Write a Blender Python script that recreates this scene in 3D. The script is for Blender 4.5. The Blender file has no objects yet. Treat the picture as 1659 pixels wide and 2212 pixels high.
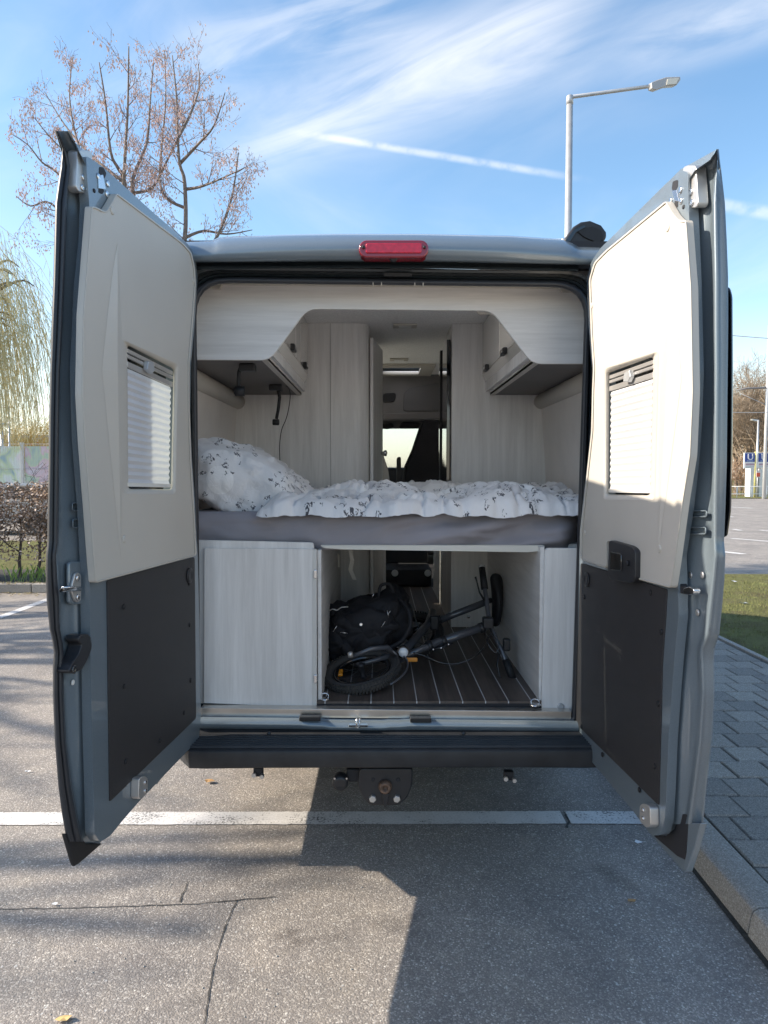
import bpy, bmesh, math, random
from mathutils import Vector, Matrix, noise
R = math.radians
rnd = random.Random(7)
sc = bpy.context.scene
col = sc.collection

# ------------------------------------------------------------------ camera
CAM_H = 1.6
F = 1533.0; CX = 829.5; CY = 1106.0          # focal length / centre in units of the 1659 px wide picture
PITCH = math.atan(77 / F); YAW = math.atan(7.5 / F)
fwd = Vector((math.sin(YAW) * math.cos(PITCH), math.cos(YAW) * math.cos(PITCH), -math.sin(PITCH)))
rgt = Vector((math.cos(YAW), -math.sin(YAW), 0))
upv = rgt.cross(fwd)
CAM = Vector((0, 0, CAM_H))
cd = bpy.data.cameras.new('camera'); cam = bpy.data.objects.new('camera', cd); col.objects.link(cam)
cam.matrix_world = Matrix(((rgt.x, upv.x, -fwd.x, 0), (rgt.y, upv.y, -fwd.y, 0), (rgt.z, upv.z, -fwd.z, CAM_H), (0, 0, 0, 1)))
cd.sensor_fit = 'HORIZONTAL'; cd.sensor_width = 36; cd.lens = 36 * F / 1659
cd.clip_start = 0.05; cd.clip_end = 3000
sc.camera = cam

def ray(px, py):
    return (fwd + rgt * ((px - CX) / F) - upv * ((py - CY) / F))
def PY(px, py, Y):
    d = ray(px, py); return CAM + d * (Y / d.y)
def PX(px, py, X):
    d = ray(px, py); return CAM + d * (X / d.x)
GZ = .07                 # the asphalt lies 7 cm below the datum; ground-level things are moved down at the end
def PZ(px, py, Z=0.0):
    g = GZ if Z < .5 else 0
    d = ray(px, py); p = CAM + d * ((Z - g - CAM_H) / d.z); p.z += g; return p

# ------------------------------------------------------------------ light
SUN_EL = 30.9
sun_to = Vector((-1.0, 0.0, math.tan(R(SUN_EL)))).normalized()
sd = bpy.data.lights.new('sun', 'SUN'); sd.energy = 2.0; sd.angle = R(0.53); sd.color = (1, .89, .74)
so = bpy.data.objects.new('sun', sd); col.objects.link(so)
so.rotation_euler = sun_to.to_track_quat('Z', 'Y').to_euler(); so.location = (-20, 0, 20)

w = bpy.data.worlds.new('World'); sc.world = w; w.use_nodes = True
nt = w.node_tree; nt.nodes.clear()
def N(nt, t, **k):
    n = nt.nodes.new(t)
    for a, b in k.items(): setattr(n, a, b)
    return n
def math_n(nt, op, a, b=None, c=None, clamp=False):
    n = N(nt, 'ShaderNodeMath', operation=op); n.use_clamp = clamp
    for i, v in enumerate((a, b, c)):
        if v is None: continue
        if isinstance(v, (int, float)): n.inputs[i].default_value = v
        else: nt.links.new(v, n.inputs[i])
    return n.outputs[0]
def vdot(nt, a, v):
    n = N(nt, 'ShaderNodeVectorMath', operation='DOT_PRODUCT'); nt.links.new(a, n.inputs[0]); n.inputs[1].default_value = v
    return n.outputs['Value']
def sstep(nt, v, a, b):
    n = N(nt, 'ShaderNodeMapRange', interpolation_type='SMOOTHSTEP')
    nt.links.new(v, n.inputs[0]); n.inputs[1].default_value = a; n.inputs[2].default_value = b
    return n.outputs[0]
sky = N(nt, 'ShaderNodeTexSky', sky_type='NISHITA', sun_disc=False, sun_elevation=R(SUN_EL), sun_rotation=R(270))
sky.air_density = 1.0; sky.dust_density = 0.6; sky.ozone_density = 1.6
tc = N(nt, 'ShaderNodeTexCoord'); DIR = tc.outputs['Generated']
def band(p1, p2, w0, w1, ext, fib=None):
    a = ray(*p1).normalized(); b = ray(*p2).normalized()
    n = a.cross(b).normalized(); mid = (a + b).normalized(); along = n.cross(mid).normalized()
    half = abs(b.dot(along))
    e = math_n(nt, 'ABSOLUTE', vdot(nt, DIR, n))
    core = sstep(nt, e, w1, w0)
    al = math_n(nt, 'ABSOLUTE', vdot(nt, DIR, along))
    ends = sstep(nt, al, half * ext, half * .55)
    front = sstep(nt, vdot(nt, DIR, mid), 0.0, 0.3)
    base = math_n(nt, 'MULTIPLY', math_n(nt, 'MULTIPLY', core, ends), front)
    if not fib: return base
    cb = N(nt, 'ShaderNodeCombineXYZ'); nt.links.new(math_n(nt, 'MULTIPLY', vdot(nt, DIR, along), fib[0]), cb.inputs[0])
    nt.links.new(math_n(nt, 'MULTIPLY', vdot(nt, DIR, n), fib[1]), cb.inputs[1]); cb.inputs[2].default_value = fib[2]
    fn = N(nt, 'ShaderNodeTexNoise'); fn.inputs['Scale'].default_value = 1; fn.inputs['Detail'].default_value = 9
    fn.inputs['Roughness'].default_value = .55; fn.inputs['Distortion'].default_value = .9; nt.links.new(cb.outputs[0], fn.inputs['Vector'])
    return math_n(nt, 'MULTIPLY', base, sstep(nt, fn.outputs['Fac'], fib[3], fib[4]))
# stretched cirrus noise (on a flat layer overhead)
sep = N(nt, 'ShaderNodeSeparateXYZ'); nt.links.new(DIR, sep.inputs[0])
dz = math_n(nt, 'ADD', math_n(nt, 'MAXIMUM', sep.outputs[2], 0.0), 0.12)
comb = N(nt, 'ShaderNodeCombineXYZ')
nt.links.new(math_n(nt, 'DIVIDE', sep.outputs[0], dz), comb.inputs[0]); nt.links.new(math_n(nt, 'DIVIDE', sep.outputs[1], dz), comb.inputs[1])
def cirrus(rot, sx, sy, det, lo, hi, dist=0.6):
    m = N(nt, 'ShaderNodeMapping'); m.inputs['Rotation'].default_value = (0, 0, R(rot)); m.inputs['Scale'].default_value = (sx, sy, 1)
    nt.links.new(comb.outputs[0], m.inputs[0])
    t = N(nt, 'ShaderNodeTexNoise'); t.inputs['Scale'].default_value = 1; t.inputs['Detail'].default_value = det
    t.inputs['Roughness'].default_value = .58; t.inputs['Distortion'].default_value = dist
    nt.links.new(m.outputs[0], t.inputs['Vector'])
    return sstep(nt, t.outputs['Fac'], lo, hi)
c2 = cirrus(-35, 1.0, .5, 6, .45, .8)
puff = N(nt, 'ShaderNodeTexNoise'); puff.inputs['Scale'].default_value = 38; puff.inputs['Detail'].default_value = 5
nt.links.new(DIR, puff.inputs['Vector'])
b1 = band((470, 325), (1330, 20), .002, .075, 1.25, (3.0, 16, 1, .18, .66))
b2 = band((400, 150), (900, 0), .002, .070, 1.3, (3.5, 22, 5, .30, .70))
b3 = band((1350, 105), (1950, -60), .002, .050, 1.3, (3, 18, 9, .25, .70))
b4 = band((640, 286), (1250, 385), .0005, .0065, 1.15)
b5 = band((1500, 432), (2000, 520), .002, .010, 1.6)
b6 = band((560, 260), (1500, -120), .02, .22, 1.4, (2.2, 7, 13, .30, .75))
b7 = band((-200, 260), (420, 20), .01, .12, 1.4, (3, 12, 21, .35, .75))
def addn(a, b): return math_n(nt, 'ADD', a, b)
def mul(a, b): return math_n(nt, 'MULTIPLY', a, b)
cl = addn(addn(addn(mul(b1, .58), mul(b2, .36)), addn(mul(b3, .45), mul(b6, .20))), mul(b7, .22))
tr = mul(addn(mul(b4, .42), mul(b5, .36)), sstep(nt, puff.outputs['Fac'], .25, .62))
gen = mul(c2, .30)
tot = math_n(nt, 'ADD', addn(cl, tr), gen, clamp=True)
haze = mul(sstep(nt, sep.outputs[2], .26, -.02), .58)
tot = math_n(nt, 'MAXIMUM', tot, haze)
mix = N(nt, 'ShaderNodeMix', data_type='RGBA'); nt.links.new(tot, mix.inputs[0])
# deepen clear blue a little, whiten the cloud
hs = N(nt, 'ShaderNodeHueSaturation'); hs.inputs['Saturation'].default_value = 1.2; hs.inputs['Value'].default_value = .62
nt.links.new(sky.outputs[0], hs.inputs['Color'])
tint = N(nt, 'ShaderNodeVectorMath', operation='MULTIPLY'); nt.links.new(hs.outputs[0], tint.inputs[0]); tint.inputs[1].default_value = (.88, .775, .68)
nt.links.new(tint.outputs[0], mix.inputs[6]); mix.inputs[7].default_value = (1.95, 1.95, 1.98, 1)
bg = N(nt, 'ShaderNodeBackground'); bg.inputs[1].default_value = 0.15
nt.links.new(mix.outputs[2], bg.inputs[0])
out = N(nt, 'ShaderNodeOutputWorld'); nt.links.new(bg.outputs[0], out.inputs[0])

sc.view_settings.view_transform = 'Standard'; sc.view_settings.look = 'None'
sc.view_settings.exposure = 2.12; sc.view_settings.gamma = 1; sc.view_settings.use_curve_mapping = False
sc.cycles.max_bounces = 14; sc.cycles.diffuse_bounces = 10; sc.cycles.glossy_bounces = 4
sc.cycles.transparent_max_bounces = 12; sc.cycles.sample_clamp_indirect = 6

# ------------------------------------------------------------------ materials
MATS = {}
def mat(name, color, rough=.5, metal=0, coat=0, spec=.5, bump=None, noise_amt=None, sub=None, trans=0, alpha=1, emit=None, axis=None, coat_rough=.05):
    """bump=(scale, strength, dist); noise_amt=(scale, amount)"""
    if name in MATS: return MATS[name]
    m = bpy.data.materials.new(name); m.use_nodes = True; t = m.node_tree; b = t.nodes['Principled BSDF']
    b.inputs['Base Color'].default_value = (*color, 1); b.inputs['Roughness'].default_value = rough
    b.inputs['Metallic'].default_value = metal; b.inputs['Coat Weight'].default_value = coat; b.inputs['Coat Roughness'].default_value = coat_rough
    b.inputs['Specular IOR Level'].default_value = spec; b.inputs['Transmission Weight'].default_value = trans
    g = N(t, 'ShaderNodeNewGeometry')
    if noise_amt:
        s, a = noise_amt
        n = N(t, 'ShaderNodeTexNoise'); n.inputs['Scale'].default_value = s; n.inputs['Detail'].default_value = 6
        t.links.new(g.outputs['Position'], n.inputs['Vector'])
        mr = N(t, 'ShaderNodeMapRange'); t.links.new(n.outputs['Fac'], mr.inputs[0]); mr.inputs[1].default_value = .25; mr.inputs[2].default_value = .75
        mr.inputs[3].default_value = 1 - a; mr.inputs[4].default_value = 1 + a
        vm = N(t, 'ShaderNodeVectorMath', operation='SCALE'); vm.inputs[0].default_value = color
        t.links.new(mr.outputs[0], vm.inputs['Scale']); t.links.new(vm.outputs[0], b.inputs['Base Color'])
    if bump:
        s, st, d = bump
        n = N(t, 'ShaderNodeTexNoise'); n.inputs['Scale'].default_value = s; n.inputs['Detail'].default_value = 3
        t.links.new(g.outputs['Position'], n.inputs['Vector'])
        bp = N(t, 'ShaderNodeBump'); bp.inputs['Strength'].default_value = st; bp.inputs['Distance'].default_value = d
        t.links.new(n.outputs['Fac'], bp.inputs['Height']); t.links.new(bp.outputs[0], b.inputs['Normal'])
    if emit: b.inputs['Emission Color'].default_value = (*emit[0], 1); b.inputs['Emission Strength'].default_value = emit[1]
    MATS[name] = m; return m

def ramp(t, fac, stops, interp='LINEAR'):
    r = N(t, 'ShaderNodeValToRGB'); r.color_ramp.interpolation = interp
    e = r.color_ramp.elements
    while len(e) < len(stops): e.new(.5)
    for i, (p, c) in enumerate(stops): e[i].position = p; e[i].color = (*c, 1)
    t.links.new(fac, r.inputs[0]); return r.outputs[0]
def mixc(t, fac, a, b, mode='MIX'):
    n = N(t, 'ShaderNodeMix', data_type='RGBA', blend_type=mode)
    for i, v in ((0, fac), (6, a), (7, b)):
        if isinstance(v, (int, float)): n.inputs[i].default_value = v
        elif isinstance(v, tuple): n.inputs[i].default_value = (*v, 1)
        else: t.links.new(v, n.inputs[i])
    return n.outputs[2]
def tnoise(t, vec, scale, det=4, rough=.5, dist=0, sc3=None, loc=None):
    if sc3 or loc:
        m = N(t, 'ShaderNodeMapping'); m.inputs['Scale'].default_value = sc3 or (1, 1, 1)
        if loc: m.inputs['Location'].default_value = loc
        t.links.new(vec, m.inputs[0]); vec = m.outputs[0]
    n = N(t, 'ShaderNodeTexNoise'); n.inputs['Scale'].default_value = scale; n.inputs['Detail'].default_value = det
    n.inputs['Roughness'].default_value = rough; n.inputs['Distortion'].default_value = dist
    t.links.new(vec, n.inputs['Vector']); return n.outputs['Fac']
def bumpn(t, b, h, st, d, prev=None):
    bp = N(t, 'ShaderNodeBump'); bp.inputs['Strength'].default_value = st; bp.inputs['Distance'].default_value = d
    t.links.new(h, bp.inputs['Height']); t.links.new(bp.outputs[0], b.inputs['Normal'])
def newmat(name, rough=.6, spec=.5):
    m = bpy.data.materials.new(name); m.use_nodes = True; t = m.node_tree; b = t.nodes['Principled BSDF']
    b.inputs['Roughness'].default_value = rough; b.inputs['Specular IOR Level'].default_value = spec
    g = N(t, 'ShaderNodeNewGeometry'); MATS[name] = m
    return m, t, b, g.outputs['Position']

def wood(name, dark, light, sc3, rough=.45):
    m, t, b, pos = newmat(name, rough)
    n1 = tnoise(t, pos, 1, 8, .65, .6, sc3)
    n2 = tnoise(t, pos, 1, 4, .5, 1.2, tuple(s * .22 for s in sc3), (3, 1, 7))
    n3 = tnoise(t, pos, 1, 3, .7, 0, tuple(s * 3.2 for s in sc3))
    f = math_n(t, 'ADD', math_n(t, 'MULTIPLY', n1, .5), math_n(t, 'MULTIPLY', n2, .35)); f = math_n(t, 'ADD', f, math_n(t, 'MULTIPLY', n3, .18))
    c = ramp(t, f, [(.36, dark), (.66, light)])
    t.links.new(c, b.inputs['Base Color']); bumpn(t, b, n3, .15, .0006)
    return m
M_WV = wood('pale_wood_upright', (.61, .59, .57), (.83, .81, .79), (26, 26, 1.6))
M_WH = wood('pale_wood_level', (.62, .60, .58), (.84, .82, .80), (1.6, 26, 26))
M_WS = wood('pale_wood_deep', (.60, .58, .56), (.80, .78, .76), (26, 1.6, 26))
M_PLANK = wood('dark_plank', (.05, .038, .032), (.14, .108, .09), (34, 2.2, 34), .5)
M_INLAY = mat('plank_inlay', (.62, .61, .60), .5)

def paint_mat():
    m, t, b, pos = newmat('blue_grey_paint', .34)
    n = tnoise(t, pos, 900, 2)
    c = ramp(t, n, [(.3, (.135, .17, .20)), (.7, (.22, .265, .30))])
    t.links.new(c, b.inputs['Base Color']); b.inputs['Metallic'].default_value = .25
    b.inputs['Coat Weight'].default_value = 1; b.inputs['Coat Roughness'].default_value = .04
    n2 = tnoise(t, pos, 9, 3); n3 = tnoise(t, pos, 160, 2)
    h = math_n(t, 'ADD', math_n(t, 'MULTIPLY', n2, .6), math_n(t, 'MULTIPLY', n3, .012))
    bp = N(t, 'ShaderNodeBump'); bp.inputs['Strength'].default_value = .12; bp.inputs['Distance'].default_value = .01
    t.links.new(h, bp.inputs['Height']); t.links.new(bp.outputs[0], b.inputs['Coat Normal'])
    return m
M_PAINT = paint_mat()
M_CREAM = mat('cream_plastic', (.545, .51, .455), .5, bump=(420, .35, .0015), noise_amt=(2.2, .05))
M_LINER = mat('side_lining', (.76, .72, .68), .8, bump=(300, .2, .001), noise_amt=(5, .05))
M_CEIL = mat('ceiling_lining', (.84, .83, .82), .85, bump=(160, .5, .002), noise_amt=(110, .14))
M_BOARD = mat('black_board', (.030, .028, .030), .55, bump=(700, .6, .001), noise_amt=(350, .35))
M_RUB = mat('black_rubber', (.012, .012, .014), .6)
M_RUBD = mat('seal_rubber', (.03, .032, .038), .42)
M_BPL = mat('black_plastic', (.022, .022, .025), .42, bump=(500, .3, .001), noise_amt=(20, .2))
M_BUMP = mat('bumper_plastic', (.024, .025, .028), .5, bump=(420, .5, .001), noise_amt=(12, .35))
M_DGREY = mat('dark_grey_underside', (.17, .155, .145), .75, noise_amt=(4, .08))
M_DARKF = mat('dark_seam', (.03, .04, .047), .35, coat=.5)
M_ALU = mat('anodised_bracket', (.62, .60, .58), .42, metal=.75)
M_STEEL = mat('polished_steel', (.75, .75, .76), .2, metal=1)
M_SILL = mat('brushed_sill_metal', (.66, .62, .57), .3, metal=.9, noise_amt=(6, .15))
def blind_mat():
    m = bpy.data.materials.new('white_blind'); m.use_nodes = True; t = m.node_tree; t.nodes.clear()
    a = N(t, 'ShaderNodeBsdfDiffuse'); a.inputs[0].default_value = (.80, .80, .82, 1)
    g = N(t, 'ShaderNodeBsdfTranslucent'); g.inputs[0].default_value = (.80, .80, .82, 1)
    x = N(t, 'ShaderNodeMixShader'); x.inputs[0].default_value = .30
    t.links.new(a.outputs[0], x.inputs[1]); t.links.new(g.outputs[0], x.inputs[2])
    o_ = N(t, 'ShaderNodeOutputMaterial'); t.links.new(x.outputs[0], o_.inputs[0]); return m
M_BLIND = blind_mat()
M_TINT = None
M_GLOSSW = mat('glossy_white', (.76, .73, .67), .12, coat=.6)
M_GLOSSB = mat('glossy_black', (.01, .01, .012), .08, coat=1)
M_RED = mat('red_lens', (.60, .012, .04), .2, coat=.6, noise_amt=(60, .25))
M_REDD = mat('dark_red_lens', (.25, .006, .018), .15, coat=1)
M_SHEET = mat('grey_sheet', (.30, .285, .31), .85, bump=(900, .2, .0006), noise_amt=(6, .06))
M_SEAT = mat('seat_fabric', (.022, .021, .026), .9, noise_amt=(80, .3))
M_CABG = mat('cab_moulding', (.19, .18, .18), .7, noise_amt=(8, .1))
M_CABD = mat('cab_dark', (.02, .02, .024), .7)
M_BAG = mat('black_nylon', (.013, .013, .017), .75, bump=(240, .4, .002))
M_ORANGE = mat('orange_reflector', (.75, .28, .02), .2, coat=.6)
M_LENS = mat('lamp_lens', (.75, .76, .78), .15, coat=1)
M_TYRE = mat('tyre_rubber', (.05, .047, .045), .75)
M_STRAP = mat('cream_strap', (.85, .82, .76), .8)
M_RUST = mat('rusty_metal', (.16, .10, .07), .6, noise_amt=(60, .6), metal=.3)
M_GALV = mat('galvanised_steel', (.50, .51, .52), .42, metal=.45, noise_amt=(9, .12))
M_SKYL = mat('skylight_pane', (.85, .85, .85), .4)
M_SKYL.node_tree.nodes['Principled BSDF'].inputs['Transmission Weight'].default_value = .75

def duvet_mat(sheetish=False):
    m, t, b, pos = newmat('printed_cotton', .85)
    tcx = N(t, 'ShaderNodeTexCoord'); uv = tcx.outputs['UV']
    # big patches
    v = N(t, 'ShaderNodeTexVoronoi'); v.inputs['Scale'].default_value = 5.0; t.links.new(uv, v.inputs['Vector'])
    sepc = N(t, 'ShaderNodeSeparateColor'); t.links.new(v.outputs['Color'], sepc.inputs[0])
    patch = math_n(t, 'LESS_THAN', v.outputs['Distance'], .42)
    pick = sepc.outputs[0]
    base = mixc(t, patch, (.76, .75, .75), mixc(t, math_n(t, 'GREATER_THAN', pick, .5), (.88, .87, .86), (.60, .59, .60)))
    # stripes in some cells
    wv = N(t, 'ShaderNodeTexWave', wave_type='BANDS'); wv.inputs['Scale'].default_value = 55; t.links.new(uv, wv.inputs['Vector'])
    st = math_n(t, 'MULTIPLY', math_n(t, 'GREATER_THAN', sepc.outputs[1], .55), math_n(t, 'MULTIPLY', wv.outputs['Fac'], .35))
    base = mixc(t, st, base, (.84, .82, .80))
    # sprigs
    wn = N(t, 'ShaderNodeTexNoise'); wn.inputs['Scale'].default_value = 55; wn.inputs['Detail'].default_value = 2; t.links.new(uv, wn.inputs['Vector'])
    va = N(t, 'ShaderNodeVectorMath', operation='MULTIPLY_ADD'); t.links.new(wn.outputs['Color'], va.inputs[0]); va.inputs[1].default_value = (.045, .045, 0); t.links.new(uv, va.inputs[2])
    v2 = N(t, 'ShaderNodeTexVoronoi'); v2.inputs['Scale'].default_value = 23; v2.inputs['Randomness'].default_value = .8; t.links.new(va.outputs[0], v2.inputs['Vector'])
    s2 = N(t, 'ShaderNodeSeparateColor'); t.links.new(v2.outputs['Color'], s2.inputs[0])
    v3 = N(t, 'ShaderNodeTexVoronoi'); v3.inputs['Scale'].default_value = 92; t.links.new(va.outputs[0], v3.inputs['Vector'])
    leaf = math_n(t, 'MULTIPLY', math_n(t, 'LESS_THAN', v2.outputs['Distance'], .46), math_n(t, 'LESS_THAN', v3.outputs['Distance'], .50))
    zone = math_n(t, 'GREATER_THAN', tnoise(t, uv, 3.2, 1), .46)
    spr = math_n(t, 'MULTIPLY', math_n(t, 'MULTIPLY', leaf, zone), math_n(t, 'GREATER_THAN', s2.outputs[0], .30))
    c = mixc(t, spr, base, (.085, .085, .10))
    t.links.new(c, b.inputs['Base Color'])
    b.inputs['Sheen Weight'].default_value = .2
    bumpn(t, b, tnoise(t, uv, 28, 4, .55, .8), .5, .008)
    return m
M_DUVET = duvet_mat()

def asphalt():
    m, t, b, pos = newmat('asphalt', .82, .4)
    wn_ = N(t, 'ShaderNodeTexNoise'); wn_.inputs['Scale'].default_value = 60; t.links.new(pos, wn_.inputs['Vector'])
    wa_ = N(t, 'ShaderNodeVectorMath', operation='MULTIPLY_ADD'); t.links.new(wn_.outputs['Color'], wa_.inputs[0]); wa_.inputs[1].default_value = (.012, .012, .012); t.links.new(pos, wa_.inputs[2]); pos = wa_.outputs[0]
    v = N(t, 'ShaderNodeTexVoronoi'); v.inputs['Scale'].default_value = 150; t.links.new(pos, v.inputs['Vector'])
    s = N(t, 'ShaderNodeSeparateColor'); t.links.new(v.outputs['Color'], s.inputs[0])
    st = ramp(t, s.outputs[0], [(0, (.215, .19, .172)), (.45, (.33, .297, .270)), (.8, (.42, .385, .35)), (.95, (.51, .475, .435)), (1, (.67, .64, .59))])
    edge = math_n(t, 'LESS_THAN', v.outputs['Distance'], .55)
    stone = math_n(t, 'MULTIPLY', edge, sstep(t, s.outputs[1], .15, .45))
    bind = ramp(t, tnoise(t, pos, 300, 2), [(.3, (.18, .163, .15)), (.7, (.305, .28, .258))])
    c = mixc(t, stone, bind, st)
    big = tnoise(t, pos, 1.1, 5, .6)
    c = mixc(t, 1, c, ramp(t, big, [(.3, (.78, .78, .78)), (.7, (1.16, 1.15, 1.13))]), 'MULTIPLY')
    wear = tnoise(t, pos, 7, 6, .65, .4)
    c = mixc(t, 1, c, ramp(t, wear, [(.28, (.80, .80, .82)), (.5, (1, 1, 1)), (.72, (1.12, 1.10, 1.06))]), 'MULTIPLY')
    stain = tnoise(t, pos, 1.7, 3, .5, .8, None, (4, 9, 0))
    c = mixc(t, 1, c, ramp(t, stain, [(.27, (.62, .61, .61)), (.34, (1, 1, 1))]), 'MULTIPLY')
    v2 = N(t, 'ShaderNodeTexVoronoi'); v2.inputs['Scale'].default_value = 42; t.links.new(pos, v2.inputs['Vector'])
    s2 = N(t, 'ShaderNodeSeparateColor'); t.links.new(v2.outputs['Color'], s2.inputs[0])
    wh = math_n(t, 'MULTIPLY', math_n(t, 'LESS_THAN', v2.outputs['Distance'], .20), math_n(t, 'GREATER_THAN', s2.outputs[0], .955))
    c = mixc(t, wh, c, (.48, .47, .45))
    t.links.new(c, b.inputs['Base Color'])
    h = math_n(t, 'ADD', math_n(t, 'MULTIPLY', v.outputs['Distance'], -.7), math_n(t, 'MULTIPLY', tnoise(t, pos, 260, 3), .6))
    bumpn(t, b, h, .55, .005)
    return m
M_ASPH = asphalt()
def line_paint(name, hole):
    m, t, b, pos = newmat(name, .7)
    n = tnoise(t, pos, 90, 5, .7); n2 = tnoise(t, pos, 6, 5, .6)
    f = math_n(t, 'ADD', math_n(t, 'MULTIPLY', n, .6), math_n(t, 'MULTIPLY', n2, .4))
    c = ramp(t, f, [(hole, (.12, .115, .11)), (hole + .035, (.58, .56, .54)), (.62, (.72, .70, .68))])
    t.links.new(c, b.inputs['Base Color']); bumpn(t, b, tnoise(t, pos, 150, 3), .5, .003); return m
M_LINE = line_paint('white_line_paint', .415)
M_CRACK = mat('crack_dark', (.07, .065, .06), .9)
def paver_mat(name, lo, hi):
    m, t, b, pos = newmat(name, .85, .3)
    n = tnoise(t, pos, 230, 3, .7); v = N(t, 'ShaderNodeTexVoronoi'); v.inputs['Scale'].default_value = 240; t.links.new(pos, v.inputs['Vector'])
    s = N(t, 'ShaderNodeSeparateColor'); t.links.new(v.outputs['Color'], s.inputs[0])
    f = math_n(t, 'ADD', math_n(t, 'MULTIPLY', n, .5), math_n(t, 'MULTIPLY', s.outputs[0], .5))
    c = ramp(t, f, [(.25, lo), (.7, hi), (.95, tuple(min(1, x * 1.9) for x in hi))])
    oi = N(t, 'ShaderNodeObjectInfo')
    c = mixc(t, 1, c, ramp(t, oi.outputs['Random'], [(0, (.80, .79, .78)), (1, (1.18, 1.15, 1.10))]), 'MULTIPLY')
    t.links.new(c, b.inputs['Base Color']); bumpn(t, b, f, .7, .003); return m
M_PAVER = paver_mat('paver_concrete', (.20, .178, .16), (.37, .34, .31))
M_KERB = paver_mat('kerb_concrete', (.25, .23, .21), (.43, .405, .375))
M_SAND = mat('joint_soil', (.045, .042, .036), .95, noise_amt=(60, .5), bump=(120, .8, .006))
def grass_ground():
    m, t, b, pos = newmat('grass_ground', .95, .1)
    n = tnoise(t, pos, 2.5, 8, .7); n2 = tnoise(t, pos, 60, 3, .7)
    f = math_n(t, 'ADD', math_n(t, 'MULTIPLY', n, .55), math_n(t, 'MULTIPLY', n2, .45))
    c = ramp(t, f, [(.38, (.12, .095, .06)), (.5, (.16, .16, .065)), (.62, (.20, .21, .08))])
    t.links.new(c, b.inputs['Base Color']); bumpn(t, b, n2, 1, .03); return m
M_GRASSG = grass_ground()
M_BLADE = mat('grass_blade', (.17, .18, .06), .8, noise_amt=(3, .5))
M_BARK = mat('bark', (.20, .165, .14), .9, bump=(60, .8, .01), noise_amt=(12, .3))
M_TWIG = mat('twig_bark', (.22, .16, .135), .85)
M_SEED = mat('seed_husk', (.72, .56, .50), .8, noise_amt=(2, .2))
M_WILL = mat('willow_twig', (.56, .48, .25), .8, noise_amt=(1, .25))
M_WBARK = mat('willow_bark', (.20, .16, .11), .9)
M_HLEAF = mat('beech_leaf', (.23, .155, .10), .8, noise_amt=(3, .5))
M_HLEAF2 = mat('pale_leaf', (.42, .34, .29), .8, noise_amt=(3, .3))
M_HSTEM = mat('hedge_stem', (.085, .065, .055), .9)
M_GOLD = mat('golden_twigs', (.42, .30, .09), .85, noise_amt=(.8, .25))
M_BTWIG = mat('far_twigs', (.27, .21, .15), .9, noise_amt=(.6, .25))
M_WHITEW = mat('white_panel', (.72, .72, .70), .5)
M_LITTER = mat('paper_scrap', (.75, .76, .78), .7)
M_LEAFLIT = mat('dry_leaf', (.42, .25, .11), .85)

# ------------------------------------------------------------------ mesh helpers
def tag(o, label=None, cat=None, group=None, kind=None):
    if label: o['label'] = label
    if cat: o['category'] = cat
    if group: o['group'] = group
    if kind: o['kind'] = kind
    return o
def empty(name, loc=(0, 0, 0), label=None, cat=None, group=None):
    o = bpy.data.objects.new(name, None); col.objects.link(o); o.location = loc; o.empty_display_size = .2
    return tag(o, label, cat, group)
def link(name, me, m, parent=None, smooth=False, bevel=0, seg=2, subs=0):
    if m is not None:
        if isinstance(m, (list, tuple)):
            for x in m: me.materials.append(x)
        else: me.materials.append(m)
    if smooth or bevel:
        me.polygons.foreach_set('use_smooth', [True] * len(me.polygons))
    o = bpy.data.objects.new(name, me); col.objects.link(o)
    if bevel:
        b = o.modifiers.new('Bevel', 'BEVEL'); b.width = bevel; b.segments = seg; b.limit_method = 'ANGLE'; b.angle_limit = R(35); b.harden_normals = True
        b.use_clamp_overlap = True
    if subs:
        s = o.modifiers.new('Subd', 'SUBSURF'); s.levels = subs; s.render_levels = subs
    if parent is not None:
        o.parent = parent
        o.matrix_parent_inverse = parent_inv(parent)
    return o
def parent_inv(p):
    M = Matrix.Translation(p.location) if p.parent is None else Matrix()
    if p.parent is not None: M = Matrix()      # parts keep world-space meshes (identity transform)
    return M.inverted()
def mesh(name, verts, faces, m, parent=None, smooth=False, bevel=0, seg=2, subs=0, fix=True):
    me = bpy.data.meshes.new(name); me.from_pydata([tuple(v) for v in verts], [], faces)
    if fix:
        bm = bmesh.new(); bm.from_mesh(me); bmesh.ops.recalc_face_normals(bm, faces=bm.faces); bm.to_mesh(me); bm.free()
    return link(name, me, m, parent, smooth, bevel, seg, subs)
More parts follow.
